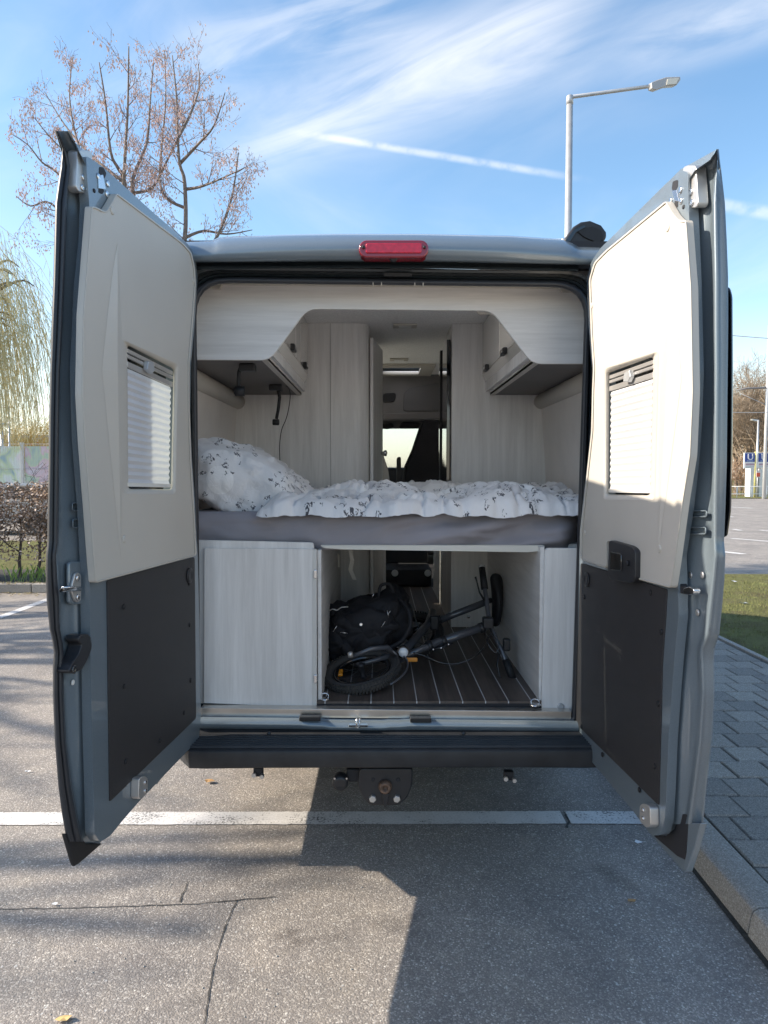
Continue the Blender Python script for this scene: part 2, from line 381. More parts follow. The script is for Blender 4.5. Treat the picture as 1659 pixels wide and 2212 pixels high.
class MB:
    def __init__(s): s.v = []; s.f = []
    def add(s, vs, fs):
        o = len(s.v); s.v += [tuple(v) for v in vs]; s.f += [tuple(i + o for i in f) for f in fs]; return s
    def box(s, x0, x1, y0, y1, z0, z1):
        vs = [(x0, y0, z0), (x1, y0, z0), (x1, y1, z0), (x0, y1, z0), (x0, y0, z1), (x1, y0, z1), (x1, y1, z1), (x0, y1, z1)]
        return s.add(vs, [(0, 3, 2, 1), (4, 5, 6, 7), (0, 1, 5, 4), (1, 2, 6, 5), (2, 3, 7, 6), (3, 0, 4, 7)])
    def prism(s, pts, d):
        n = len(pts); pts = [Vector(p) for p in pts]; d = Vector(d)
        vs = pts + [p + d for p in pts]
        return s.add(vs, [tuple(range(n))[::-1], tuple(range(n, 2 * n))] + [(i, (i + 1) % n, n + (i + 1) % n, n + i) for i in range(n)])
    def tube(s, path, rad, n=8, caps=True):
        path = [Vector(p) for p in path]; k = len(path)
        if isinstance(rad, (int, float)): rad = [rad] * k
        vs = []; prev = None
        for i, p in enumerate(path):
            t = (path[min(i + 1, k - 1)] - path[max(i - 1, 0)])
            if t.length < 1e-9: t = Vector((0, 0, 1))
            t.normalize()
            if prev is None:
                a = Vector((0, 0, 1)) if abs(t.z) < .9 else Vector((1, 0, 0))
                u = t.cross(a).normalized()
            else:
                u = (prev - t * prev.dot(t))
                u = u.normalized() if u.length > 1e-6 else t.orthogonal().normalized()
            prev = u; v = t.cross(u)
            for j in range(n):
                an = 2 * math.pi * j / n
                vs.append(p + (u * math.cos(an) + v * math.sin(an)) * rad[i])
        fs = []
        for i in range(k - 1):
            for j in range(n):
                a = i * n + j; b = i * n + (j + 1) % n
                fs.append((a, b, b + n, a + n))
        if caps: fs.append(tuple(range(n))[::-1]); fs.append(tuple(range((k - 1) * n, k * n)))
        return s.add(vs, fs)
    def loft(s, rows, closed=False, caps=False):
        n = len(rows[0]); vs = [p for r in rows for p in r]; fs = []
        for i in range(len(rows) - 1):
            for j in range(n if closed else n - 1):
                a = i * n + j; b = i * n + (j + 1) % n; fs.append((a, b, b + n, a + n))
        if caps: fs.append(tuple(range(n))[::-1]); fs.append(tuple(range((len(rows) - 1) * n, len(rows) * n)))
        return s.add(vs, fs)
    def lathe(s, c, ax, prof, n=24):
        """prof: list of (dist along axis, radius)"""
        c = Vector(c); ax = Vector(ax).normalized(); u = ax.orthogonal().normalized(); v = ax.cross(u)
        rows = [[c + ax * h + (u * math.cos(2 * math.pi * j / n) + v * math.sin(2 * math.pi * j / n)) * max(r, 1e-5) for j in range(n)] for h, r in prof]
        return s.loft(rows, closed=True, caps=True)
    def make(s, name, m, parent=None, smooth=False, bevel=0, seg=2, subs=0, fix=True):
        return mesh(name, s.v, s.f, m, parent, smooth, bevel, seg, subs, fix)
def box(name, x0, x1, y0, y1, z0, z1, m, parent=None, bevel=0.003, seg=2):
    return MB().box(x0, x1, y0, y1, z0, z1).make(name, m, parent, bevel=bevel, seg=seg)
def prism(name, pts, d, m, parent=None, bevel=0, seg=2):
    return MB().prism(pts, d).make(name, m, parent, bevel=bevel, seg=seg)
def tube(name, path, rad, m, parent=None, n=10): return MB().tube(path, rad, n).make(name, m, parent, smooth=True)
def lathe(name, c, ax, prof, m, parent=None, n=24, smooth=True):
    o = MB().lathe(c, ax, prof, n).make(name, m, parent, smooth=False)
    if smooth:
        me = o.data
        for e in me.polygons: e.use_smooth = len(e.vertices) == 4
    return o
def holed(name, outer, holes, d, m, parent=None, smooth=False):
    """planar sheet with holes, given thickness d"""
    bm = bmesh.new(); d = Vector(d)
    def loop(pts):
        vs = [bm.verts.new(p) for p in pts]; return [bm.edges.new((vs[i], vs[(i + 1) % len(vs)])) for i in range(len(vs))]
    es = loop(outer)
    for h in holes: es += loop(h)
    bmesh.ops.triangle_fill(bm, edges=es, use_beauty=True, use_dissolve=False)
    r = bmesh.ops.extrude_face_region(bm, geom=list(bm.faces))
    bmesh.ops.translate(bm, verts=[v for v in r['geom'] if isinstance(v, bmesh.types.BMVert)], vec=d)
    bmesh.ops.recalc_face_normals(bm, faces=bm.faces)
    me = bpy.data.meshes.new(name); bm.to_mesh(me); bm.free()
    return link(name, me, m, parent, smooth)
def rrect(x0, y0, x1, y1, r, n=5):
    """rounded rectangle in picture coordinates"""
    pts = []
    for cx, cy, a0 in ((x1 - r, y0 + r, -90), (x1 - r, y1 - r, 0), (x0 + r, y1 - r, 90), (x0 + r, y0 + r, 180)):
        for i in range(n + 1):
            a = R(a0 + 90 * i / n); pts.append((cx + r * math.cos(a), cy + r * math.sin(a)))
    return pts
def smooth_poly(pts, r=8, n=3):
    """round the corners of a 2d polygon"""
    outp = []
    k = len(pts)
    for i in range(k):
        p = Vector(pts[i]); a = Vector(pts[i - 1]); b = Vector(pts[(i + 1) % k])
        la = (a - p).length; lb = (b - p).length
        rr = min(r, la * .45, lb * .45)
        p0 = p + (a - p).normalized() * rr; p1 = p + (b - p).normalized() * rr
        for j in range(n + 1):
            t = j / n; q = p0 * (1 - t) ** 2 + p * 2 * t * (1 - t) + p1 * t * t
            outp.append((q.x, q.y))
    return outp
def fbm(x, y, z=0, o=4):
    return noise.fractal(Vector((x, y, z)), 1.0, 2.0, o)

# ------------------------------------------------------------------ ground
S = 'structure'
tag(mesh('parking_asphalt', [(-400, -60, 0), (400, -60, 0), (400, 700, 0), (-400, 700, 0)], [(0, 1, 2, 3)], M_ASPH), kind=S)
def strip(name, pts, wd, z, m, jag=.003, step=.03, parent=None):
    """painted strip along a polyline with slightly uneven edges"""
    mb = MB(); a, b = Vector(pts[0]), Vector(pts[1]); L = (b - a).length; t = (b - a).normalized(); nrm = Vector((-t.y, t.x, 0))
    k = max(2, int(L / step)); rows = []
    for i in range(k + 1):
        p = a + t * (L * i / k)
        e0 = jag * fbm(p.x * 23, p.y * 23, 1); e1 = jag * fbm(p.x * 23, p.y * 23, 5)
        rows.append([(p - nrm * (wd / 2 + e0)).to_tuple()[:2] + (z,), (p + nrm * (wd / 2 + e1)).to_tuple()[:2] + (z,)])
    mb.loft(rows); return mb.make(name, m, parent)
# bay line behind the van: a broken right-hand end
yl = PZ(700, 1768).y
cr = PZ(1224, 1771)
ln = empty('bay_line', (0, yl, 0)); tag(ln, kind=S)
strip('line_piece', [(-9, yl, 0), (cr.x - .012, yl, 0)], .128, .004, M_LINE, .006, parent=ln)
strip('line_piece', [(cr.x + .012, yl, 0), (1.275, yl - .005, 0)], .128, .004, M_LINE, .006, parent=ln)
tag(strip('bay_side_line', [(-4.51, 6.5, 0), (-4.51, 10.3, 0)], .12, .004, M_LINE, .006), kind=S)
# cracks
def crack(pix, wds):
    pts = [PZ(*p) for p in pix]; dense = []
    for i in range(len(pts) - 1):
        k = max(2, int((pts[i + 1] - pts[i]).length / .02))
        for j in range(k): dense.append(pts[i].lerp(pts[i + 1], j / k))
    dense.append(pts[-1]); rows = []
    for i, p in enumerate(dense):
        t = (dense[min(i + 1, len(dense) - 1)] - dense[max(0, i - 1)]).normalized(); nn = Vector((-t.y, t.x, 0))
        f = i / (len(dense) - 1); wd = wds[0] * (1 - f) + wds[1] * f
        wd *= .5 + .9 * abs(fbm(p.x * 30, p.y * 30, 3)); off = .006 * fbm(p.x * 18, p.y * 18, 8)
        rows.append([tuple((p + nn * (off - wd / 2)).xy) + (.0025,), tuple((p + nn * (off + wd / 2)).xy) + (.0025,)])
    tag(MB().loft(rows).make('ground_crack', M_CRACK), kind=S)
crack([(-40, 1966), (160, 1962), (300, 1958), (430, 1953), (595, 1938)], (.006, .006))
crack([(388, 1950), (407, 1905)], (.010, .003))
crack([(512, 1945), (490, 1990), (468, 2060), (452, 2140), (440, 2230)], (.006, .006))
crack([(1228, 1752), (1222, 1762), (1230, 1774), (1224, 1789)], (.012, .016))

# right: kerb, pavers, grass verge, road
X_K0 = 1.345; X_K1 = 1.50
pav = empty('paved_footway', (2.3, 5, 0)); tag(pav, kind=S)
box('joint_bed', X_K1, 3.27, 1.0, 9.9, .0, .088, M_SAND, pav, 0)
mb = MB().box(X_K0, X_K1, 3.30, 9.9, .0, .082); mb.make('joint_bed_edge', M_SAND, pav)
pm = bpy.data.meshes.new('paver')
bm = bmesh.new(); bmesh.ops.create_cube(bm, size=1)
for v in bm.verts: v.co.x *= .203; v.co.y *= .203; v.co.z *= .05
bmesh.ops.bevel(bm, geom=[e for e in bm.edges if all(v.co.z > 0 for v in e.verts)], offset=.006, segments=1, affect='EDGES')
bm.to_mesh(pm); bm.free(); pm.materials.append(M_PAVER)
first = True
PIT = .211
def half_mesh():
    h = pm.copy()
    for v in h.vertices: v.co.x *= .478
    return h
pmh = half_mesh()
for r_ in range(0, 27):
    y = 2.46 + r_ * PIT
    xs0 = (X_K1 if y < 3.32 else X_K0) + .004
    lst = []; x = xs0
    if (r_ + (0 if y < 3.32 else 1)) % 2: lst.append((x + .0485, pmh)); x += PIT / 2
    while x + PIT < 3.275: lst.append((x + .1015, pm)); x += PIT
    if 3.275 - x > .095: lst.append((x + .0485, pmh))
    for x, me_ in lst:
        if y < 1.9 * x - .75: continue
        o = bpy.data.objects.new('paver', me_); col.objects.link(o); o.parent = pav; o.matrix_parent_inverse = parent_inv(pav)
        o.location = (x + rnd.uniform(-.003, .003), y + rnd.uniform(-.003, .003), .0755 + rnd.uniform(-.002, .003))
        o.rotation_euler = (rnd.uniform(-.006, .006), rnd.uniform(-.006, .006), rnd.uniform(-.008, .008))
def kerb_stone(x0, x1, y0, y1, h, parent, name='kerb_stone', slope=False):
    z0 = .0; r = .035
    prof = [(x0 - .012, z0), (x0, h - r), (x0 + .008, h - r * .35), (x0 + r * .9, h), (x1, h), (x1, z0)]
    rows = [[(x, y, z) for x, z in prof] for y in (y0, y1)]
    return MB().loft(rows, closed=True, caps=True).make(name, M_KERB, parent, bevel=.006)
ke = empty('kerb', (X_K0, 2, 0)); tag(ke, kind=S)
kerb_stone(X_K0, X_K1 - .008, .6, 1.595, .105, ke); kerb_stone(X_K0, X_K1 - .008, 1.605, 2.495, .105, ke); kerb_stone(X_K0 + .003, X_K1 - .008, 2.505, 3.28, .104, ke)
tag(mesh('gutter_dirt', [(X_K0 - .05, .6, .003), (X_K0 - .008, .6, .004), (X_K0 - .008, 3.2, .004), (X_K0 - .025, 3.2, .003)], [(0, 1, 2, 3)], M_SAND), kind=S)
edg = empty('verge_edging', (3.15, 5, 0)); tag(edg, kind=S)
for i in range(8): box('edging_stone', 3.275, 3.33, 2.0 + i * 1.005, 2.995 + i * 1.005, 0, .112, M_KERB, edg, .006)
tag(mesh('verge_grass', [(3.33, 2, .10), (14, 2, .10), (14, 11.1, .10), (3.33, 11.4, .10), (3.33, 2, 0), (14, 2, 0), (14, 11.1, 0), (3.33, 11.4, 0)],
     [(0, 1, 2, 3), (4, 5, 1, 0), (5, 6, 2, 1), (6, 7, 3, 2), (7, 4, 0, 3)], M_GRASSG), kind=S)
gb = MB()
for i in range(26000):
    y = 5.6 + 5.6 * rnd.random() ** 1.1; x = 3.34 + rnd.random() * 3.7
    if fbm(x * 2.2, y * 2.2) < -.18 and rnd.random() < .75: continue
    h = rnd.uniform(.012, .035); a = rnd.random() * 6.28; wd = .0028
    dx, dy = math.cos(a) * wd, math.sin(a) * wd; lx, ly = rnd.gauss(0, .012), rnd.gauss(0, .012)
    gb.add([(x - dx, y - dy, .099), (x + dx, y + dy, .099), (x + lx, y + ly, .1 + h)], [(0, 1, 2)])
tag(gb.make('grass_blades', M_BLADE, fix=False), 'short green grass with bare patches on the verge beside the pavers', 'grass', kind='stuff')
# road markings
def dash(p1, p2, wd):
    tag(strip('road_dash', [PZ(*p1), PZ(*p2)], wd, .004, M_LINE, .004, .2), kind=S)
dash((1583, 1143), (1601, 1146), .16); dash((1642, 1145), (1700, 1152), .16)
dash((1560, 1114), (1582, 1117), .2); dash((1580, 1163), (1690, 1172), .16); dash((1545, 1190), (1606, 1197), .22); dash((1575, 1095), (1625, 1098), .3)
tag(mesh('far_grass', [(-60, 53, .03), (160, 53, .03), (160, 90, .05), (-60, 90, .05)], [(0, 1, 2, 3)], M_GRASSG), kind=S)
tag(mesh('far_field', [(-600, 90, .06), (600, 90, .06), (600, 600, .06), (-600, 600, .06)], [(0, 1, 2, 3)], M_GRASSG), kind=S)

# left: kerb and hedge bed
lk = empty('planting_kerb', (-6, 9.9, 0)); tag(lk, kind=S)
for i in range(9): 
    x0 = -11 + i
    box('kerb_stone', x0, x0 + .99, 10.12, 10.26, 0, .13, M_KERB, lk, .012)
tag(mesh('hedge_bed', [(-12, 10.26, .10), (-2, 10.26, .10), (-2, 11.8, .12), (-12, 11.8, .12)], [(0, 1, 2, 3)], M_SAND), kind=S)
tag(mesh('lawn', [(-30, 11.8, .1), (-2, 11.8, .1), (-2, 17.4, .1), (-30, 17.4, .1)], [(0, 1, 2, 3)], M_GRASSG), kind=S)
lit = MB()
for i in range(900):
    x = rnd.uniform(-9, -4.2); y = rnd.choice((rnd.gauss(10.35, .07), rnd.gauss(10.02, .10))); z = .115 if y > 10.26 else .012
    if 10.10 < y < 10.26: z = .135
    s = rnd.uniform(.012, .03); a = rnd.random() * 6.3
    lit.add([(x + s * math.cos(a), y + s * math.sin(a), z), (x - s * .6 * math.sin(a), y + s * .6 * math.cos(a), z + .006), (x - s * math.cos(a), y - s * math.sin(a), z), (x + s * .6 * math.sin(a), y - s * .6 * math.cos(a), z + .01)], [(0, 1, 2, 3)])
tag(lit.make('leaf_litter', mat('litter_leaves', (.40, .33, .17), .9, noise_amt=(9, .4)), fix=False), 'dry fallen leaves lying along the kerb under the hedge', 'leaf litter', kind='stuff')

def thin_glass(name, tint, translucent=0):
    m = bpy.data.materials.new(name); m.use_nodes = True; t = m.node_tree; t.nodes.clear()
    a = N(t, 'ShaderNodeBsdfTransparent'); a.inputs[0].default_value = (*tint, 1)
    g = N(t, 'ShaderNodeBsdfTranslucent' if translucent else 'ShaderNodeBsdfGlossy'); g.inputs[0].default_value = (.9, .9, .9, 1)
    if not translucent: g.inputs['Roughness'].default_value = .02
    x = N(t, 'ShaderNodeMixShader')
    if translucent: x.inputs[0].default_value = translucent
    else:
        f = N(t, 'ShaderNodeFresnel'); f.inputs[0].default_value = 1.45; t.links.new(f.outputs[0], x.inputs[0])
    t.links.new(a.outputs[0], x.inputs[1]); t.links.new(g.outputs[0], x.inputs[2])
    o_ = N(t, 'ShaderNodeOutputMaterial'); t.links.new(x.outputs[0], o_.inputs[0]); return m
gl = thin_glass('window_glass', (.93, .96, .95))
M_SKYL = thin_glass('milky_skylight', (.95, .95, .95), .75)
# ================================================================== VAN
van = empty('camper_van', (0.06, 3.0, 0), 'blue-grey panel van camper parked with both rear doors swung open', 'camper van')
VX = .058; HW = 1.02
def sect(y, inset=0):
    """body cross-section at depth y"""
    pts = [(-HW + .01, .29), (-HW - .012, .9), (-HW, 1.45), (-.99, 1.95), (-.955, 2.28), (-.925, 2.44), (-.85, 2.575), (-.45, 2.60), (0, 2.605)]
    pts = [(x, z - (.055 if (y < 3.1 and z > 2.5) else 0)) for x, z in pts]
    full = pts + [(-x, z) for x, z in pts[-2::-1]]
    return [Vector((VX + x, y, z)) for x, z in full]
ys = [2.965, 3.2, 3.9, 4.6, 5.3, 6.2, 6.62, 7.2, 7.7]
WIN_Y = (5.3, 6.62, 7.2)
mb = MB(); rows = [sect(y) for y in ys]; n = len(rows[0])
fs = []
for i in range(len(ys) - 1):
    for j in range(n - 1):
        if ys[i] in (3.2, 6.2) and j in (8,): continue       # roof hatch openings, the rear one added to let daylight in
        if ys[i] in WIN_Y and j in (2, n - 4): continue   # side windows
        fs.append((i * n + j, i * n + j + 1, (i + 1) * n + j + 1, (i + 1) * n + j))
mb.add([p for r_ in rows for p in r_], fs)
o = mb.make('body_shell', M_PAINT, van, smooth=True)
m_ = o.modifiers.new('Sol', 'SOLIDIFY'); m_.thickness = .004; m_.offset = 1
for sgn in (-1, 1):
    for a, b in ((5.3, 6.2), (6.62, 7.7)):
        pa = [(VX + sgn * (HW + .002), a, 1.45), (VX + sgn * (HW + .002), b, 1.45), (VX + sgn * .993, b, 1.95), (VX + sgn * .993, a, 1.95)]
        prism('side_window', pa, (sgn * .004, 0, 0), gl, van)
# front: cab roof slope, bonnet, simple nose with windscreen opening
def fsec(y, zr, wd, z0=.36):
    pts = [(-wd, z0), (-wd, 1.2), (-wd * .96, min(1.5, zr - .12)), (-wd * .86, zr - .04), (-wd * .5, zr), (0, zr + .01)]
    full = pts + [(-x, z) for x, z in pts[-2::-1]]
    return [Vector((VX + x, y, z)) for x, z in full]
mb = MB(); mb.loft([fsec(8.6, 1.30, 1.0), fsec(8.95, 1.2, .97), fsec(9.25, 1.0, .88), fsec(9.35, .7, .75)], caps=False)
mb.make('bonnet', M_PAINT, van, smooth=True)
# cab shell: roof piece + pillars + lower sides
mb = MB()
for s in (-1, 1):
    mb.prism([(VX + s * 1.0, 7.7, .36), (VX + s * 1.0, 8.62, .36), (VX + s * 1.0, 8.62, 1.25), (VX + s * 1.0, 7.7, 1.35)], (-s * .05, 0, 0))
    mb.tube([(VX + s * .93, 8.62, 1.22), (VX + s * .80, 7.72, 2.14)], .055, 8)
    mb.box(VX + s * .97 - .03, VX + s * .97 + .03, 7.68, 7.74, 1.3, 2.2)
mb.prism([(VX - .86, 7.72, 2.13), (VX + .86, 7.72, 2.13), (VX + .80, 7.66, 2.56), (VX - .80, 7.66, 2.56)], (0, -.05, 0))
mb.make('cab_frame', M_PAINT, van)
prism('windscreen', [(VX - .90, 8.60, 1.24), (VX + .90, 8.60, 1.24), (VX + .80, 7.74, 2.13), (VX - .80, 7.74, 2.13)], (0, .006, .004), gl, van)
# underbody & wheels
box('underbody', VX - .9, VX + .9, 3.0, 9.0, .40, .60, M_CABD, van, .01)
lathe('exhaust_silencer', (VX + .35, 3.3, .36), (1, 0, 0), [(0, .02), (.01, .10), (.38, .10), (.39, .02)], M_GALV, van)
for s in (-1, 1):
    for y in (4.35, 8.35):
        wz = .345 - GZ; cx = VX + s * .80
        wh = lathe('road_wheel', (cx, y, wz), (s, 0, 0), [(0, .20), (.01, .32), (.03, .343), (.19, .343), (.21, .32), (.215, .22), (.2, .2)], M_TYRE, van, 32)
        lathe('rim', (cx + s * .12, y, wz), (s, 0, 0), [(0, .19), (.06, .2), (.085, .19), (.07, .05), (.09, .03)], M_GALV, wh, 24)
# skylight over aisle
mb = MB(); mb.box(VX - .06, VX + .40, 6.14, 6.68, 2.63, 2.66)
o = mb.make('roof_hatch', M_SKYL, van, bevel=.012)
MB().box(VX - .06, VX + .56, 3.16, 3.94, 2.63, 2.645).make('roof_hatch', M_SKYL, van, bevel=.004)  # second hatch over the bed: unseen, added so daylight brightens bed and ceiling

# ---- rear surround
YR = 2.95
def pl(pts, Y): return [PY(x, y, Y) for x, y in pts]
IN_Q = ((424, 611), (1264, 621), (1234, 1552), (434, 1547))
def quad_loop(q, grow, rt, rb, n=7):
    """rounded quad loop in picture coordinates"""
    (x0, y0), (x1, y1), (x2, y2), (x3, y3) = q
    c = [(x0 - grow, y0 - grow), (x1 + grow, y1 - grow), (x2 + grow, y2 + grow), (x3 - grow, y3 + grow)]
    outp = []
    for i in range(4):
        p = Vector(c[i]); a = Vector(c[i - 1]); b = Vector(c[(i + 1) % 4]); r = rt if i < 2 else rb
        p0 = p + (a - p).normalized() * r; p1 = p + (b - p).normalized() * r
        for j in range(n):
            t = j / (n - 1); q_ = p0 * (1 - t) ** 2 + p * 2 * t * (1 - t) + p1 * t * t; outp.append((q_.x, q_.y))
    return outp
L = lambda g, rt, rb, Y: pl(quad_loop(IN_Q, g, rt, rb), Y)
mb = MB(); mb.loft([L(1, 72, 10, 3.03), L(0, 72, 10, 2.965), L(3, 74, 12, 2.945), L(9, 78, 14, 2.94), L(14, 82, 16, 2.955), L(15, 82, 16, 3.03)], closed=True)
mb.make('opening_seal', M_RUBD, van, smooth=True)
mb = MB(); mb.loft([L(13, 82, 16, 3.0), L(16, 84, 18, 2.975), L(20, 84, 18, 2.965), L(22, 85, 18, 2.99), L(26, 80, 10, 2.99), L(29, 78, 8, 2.95), L(34, 74, 6, 2.945)], closed=True)
# extend to the body side
mb.make('rear_frame', M_DARKF, van, smooth=False)
for s in (-1, 1):
    xin = PY(398, 1000, 2.94).x if s < 0 else PY(1292, 1000, 2.94).x
    mb = MB().box(min(xin, VX + s * 1.0), max(xin, VX + s * 1.0), 2.93, 3.05, .45, 2.30)
    mb.prism([(xin, 2.93, 2.303), (VX + s * 1.0, 2.93, 2.303), (VX + s * .86, 2.93, 2.47), (xin, 2.93, 2.47)], (0, .12, 0))
    mb.make('corner_pillar', M_PAINT, van, bevel=.02)
# roof edge / spoiler
def crv(tab, x):
    for i in range(len(tab) - 1):
        if x <= tab[i + 1][0]:
            a, b = tab[i], tab[i + 1]; t = max(0, (x - a[0]) / (b[0] - a[0])); return a[1] * (1 - t) + b[1] * t
    return tab[-1][1]
TOP = [(395, 521), (462, 519), (474, 513), (620, 507), (740, 505), (900, 505), (1100, 509), (1215, 517), (1236, 523), (1250, 532), (1310, 534)]
BOT = [(395, 564), (700, 562), (900, 562), (1310, 570)]
rows = []
xs = [395, 430, 455, 462, 468, 474, 490] + list(range(520, 1216, 29)) + [1215, 1225, 1236, 1243, 1250, 1262, 1280, 1310]
for x in xs:
    t = crv(TOP, x); b_ = crv(BOT, x); h = b_ - t
    bulge = 0.06 * max(0, 1 - ((x - 850) / 420) ** 2)
    rows.append([PY(x, b_ + 4, 2.96), PY(x, b_ + 2, 2.87 - bulge * .3), PY(x, b_ - 3, 2.855 - bulge * .5), PY(x, b_ - h * .35, 2.85 - bulge), PY(x, b_ - h * .7, 2.875 - bulge), PY(x, b_ - h * .93, 2.93 - bulge), PY(x, t, 3.02), PY(x, t - 1.0, 3.16)])
MB().loft(rows).make('roof_edge', M_PAINT, van, smooth=True)
# gutter seam under roof edge
MB().loft([[PY(x, crv(BOT, x) + 4, 2.955), PY(x, crv(BOT, x) + 11, 2.95), PY(x, crv(BOT, x) + 12, 2.92), PY(x, crv(BOT, x) + 17, 2.915), PY(x, crv(BOT, x) + 18, 2.95)] for x in range(400, 1300, 50)]).make('gutter', M_DARKF, van)
box('roof_leak_filler', -.86, .97, 2.985, 3.02, 2.46, 2.572, M_CABD, van, 0)  # filler added behind the roof edge to stop light leaking through the seam
# brake lamp
bl = MB()
def tilt_prism(name, pts2, Y, d, m, parent, bevel=0, seg=2): return prism(name, pl(pts2, Y), d, m, parent, bevel, seg)
lamp = tilt_prism('brake_lamp', rrect(775, 518, 926, 556, 17), 2.775, (0, .06, 0), M_REDD, van, .006)
tilt_prism('lens', rrect(790, 525, 911, 546, 4), 2.768, (0, .02, 0), M_RED, lamp, .003)
for x in (785, 917): lathe('screw', PY(x, 534, 2.772), (0, -1, 0), [(0, .006), (.004, .006), (.005, .002)], M_CABD, lamp, 12)
lathe('camera_eye', PY(850, 556, 2.80), (0, -1, -.5), [(-.02, .016), (.01, .016), (.015, .010), (.012, .002)], M_BPL, van, 16)
# latch plate under roof & small hooks
tilt_prism('lock_plate', rrect(829, 589, 890, 597, 2), 2.935, (0, .01, 0), M_BPL, van, .001)
for x in (815, 905):
    MB().tube(pl([(x - 9, 617), (x - 9, 608), (x + 9, 609), (x + 9, 619)], 2.945), .0035, 6).make('blind_hook', M_CREAM, van, smooth=True)
# black awning housing on the roof, right
aw = PY(1262, 505, 3.1)
sec = [(1215, 530), (1222, 512), (1240, 488), (1256, 478), (1276, 475), (1300, 485), (1311, 500), (1312, 512), (1296, 532)]
r0 = pl(sec, 3.0); r1 = [p + Vector((.0, 2.6, 0)) for p in pl(sec, 3.0)]
hs_ = MB().loft([r0, r1], closed=True, caps=True).make('awning_housing', M_BPL, van, bevel=.012)
tilt_prism('end_cap_flap', smooth_poly([(1246, 498), (1278, 488), (1300, 497), (1305, 518), (1290, 524), (1262, 512)], 5), 2.993, (0, .02, 0), M_RUB, hs_, .005)
tilt_prism('end_cap_edge', smooth_poly([(1218, 524), (1240, 496), (1262, 486), (1266, 490), (1244, 502), (1228, 528)], 3), 2.99, (0, .02, 0), M_GLOSSB, hs_, .004)
MB().tube(pl([(1213, 517), (1222, 520), (1232, 514)], 3.02), .006, 6).make('awning_bracket', M_ALU, van, smooth=True)

# ---- interior shell
ZF = .636; ZC = 2.56
wl = []
for y in (3.04, 4.6, 5.32):
    wl.append([Vector((-.95, y, .6)), Vector((-.945, y, 1.4)), Vector((-.93, y, 1.7)), Vector((-.90, y, 2.1)), Vector((-.86, y, 2.4)), Vector((-.80, y, 2.56))])
MB().loft(wl).make('side_lining', M_LINER, van, smooth=True)
MB().loft([[Vector((2 * VX - p.x - .005, p.y, p.z)) for p in r_] for r_ in wl]).make('side_lining', M_LINER, van, smooth=True)
for s in (-1, 1):       # padded duct along the side above the bed
    x = VX + s * .955
    MB().tube([(x, 3.03, 2.07), (x, 4.52, 2.07)], .046, 16).make('side_duct', M_CREAM, van, smooth=True)
holed('ceiling', [(-.9, 3.02, ZC), (1.02, 3.02, ZC), (1.02, 6.75, ZC), (-.9, 6.75, ZC)], [[(.0, 6.2, ZC), (.37, 6.2, ZC), (.37, 6.62, ZC), (.0, 6.62, ZC)], [(.07, 3.22, ZC), (.49, 3.22, ZC), (.49, 3.88, ZC), (.07, 3.88, ZC)]], (0, 0, .012), M_CEIL, van)
holed('hatch_frame', [(-.06, 6.1, ZC - .02), (.47, 6.1, ZC - .02), (.47, 6.72, ZC - .02), (-.06, 6.72, ZC - .02)], [[(.02, 6.22, ZC - .02), (.35, 6.22, ZC - .02), (.35, 6.60, ZC - .02), (.02, 6.60, ZC - .02)]], (0, 0, .018), M_CREAM, van)
for (x, y) in ((875, 702), (862, 775)):
    c = PZ(x, y, ZC)
    cl_ = box('ceiling_lamp', c.x - .075, c.x + .075, c.y - .05, c.y + .05, ZC - .012, ZC - .001, M_CREAM, van, .003)
    box('diffuser', c.x - .04, c.x + .04, c.y - .03, c.y + .03, ZC - .015, ZC - .012, M_WHITEW, cl_, .001)
# end caps so that no light leaks
box('rear_wall_fill', -.96, -.80, 3.03, 3.06, .6, 2.56, M_LINER, van, 0)

# header board with cut-out
hb = smooth_poly([(405, 596), (1290, 606), (1290, 786), (1150, 786), (1062, 671), (664, 667), (583, 778), (405, 777)], 22, 5)
HB = prism('header_board', pl(hb, 3.10), (0, .016, 0), M_WH, van, .003)
tilt_prism('header_trim', [(452, 600), (1250, 610), (1250, 629), (1215, 631), (1208, 622), (480, 614), (474, 624), (452, 622)], 3.08, (0, .018, 0), M_CREAM, van, .002)
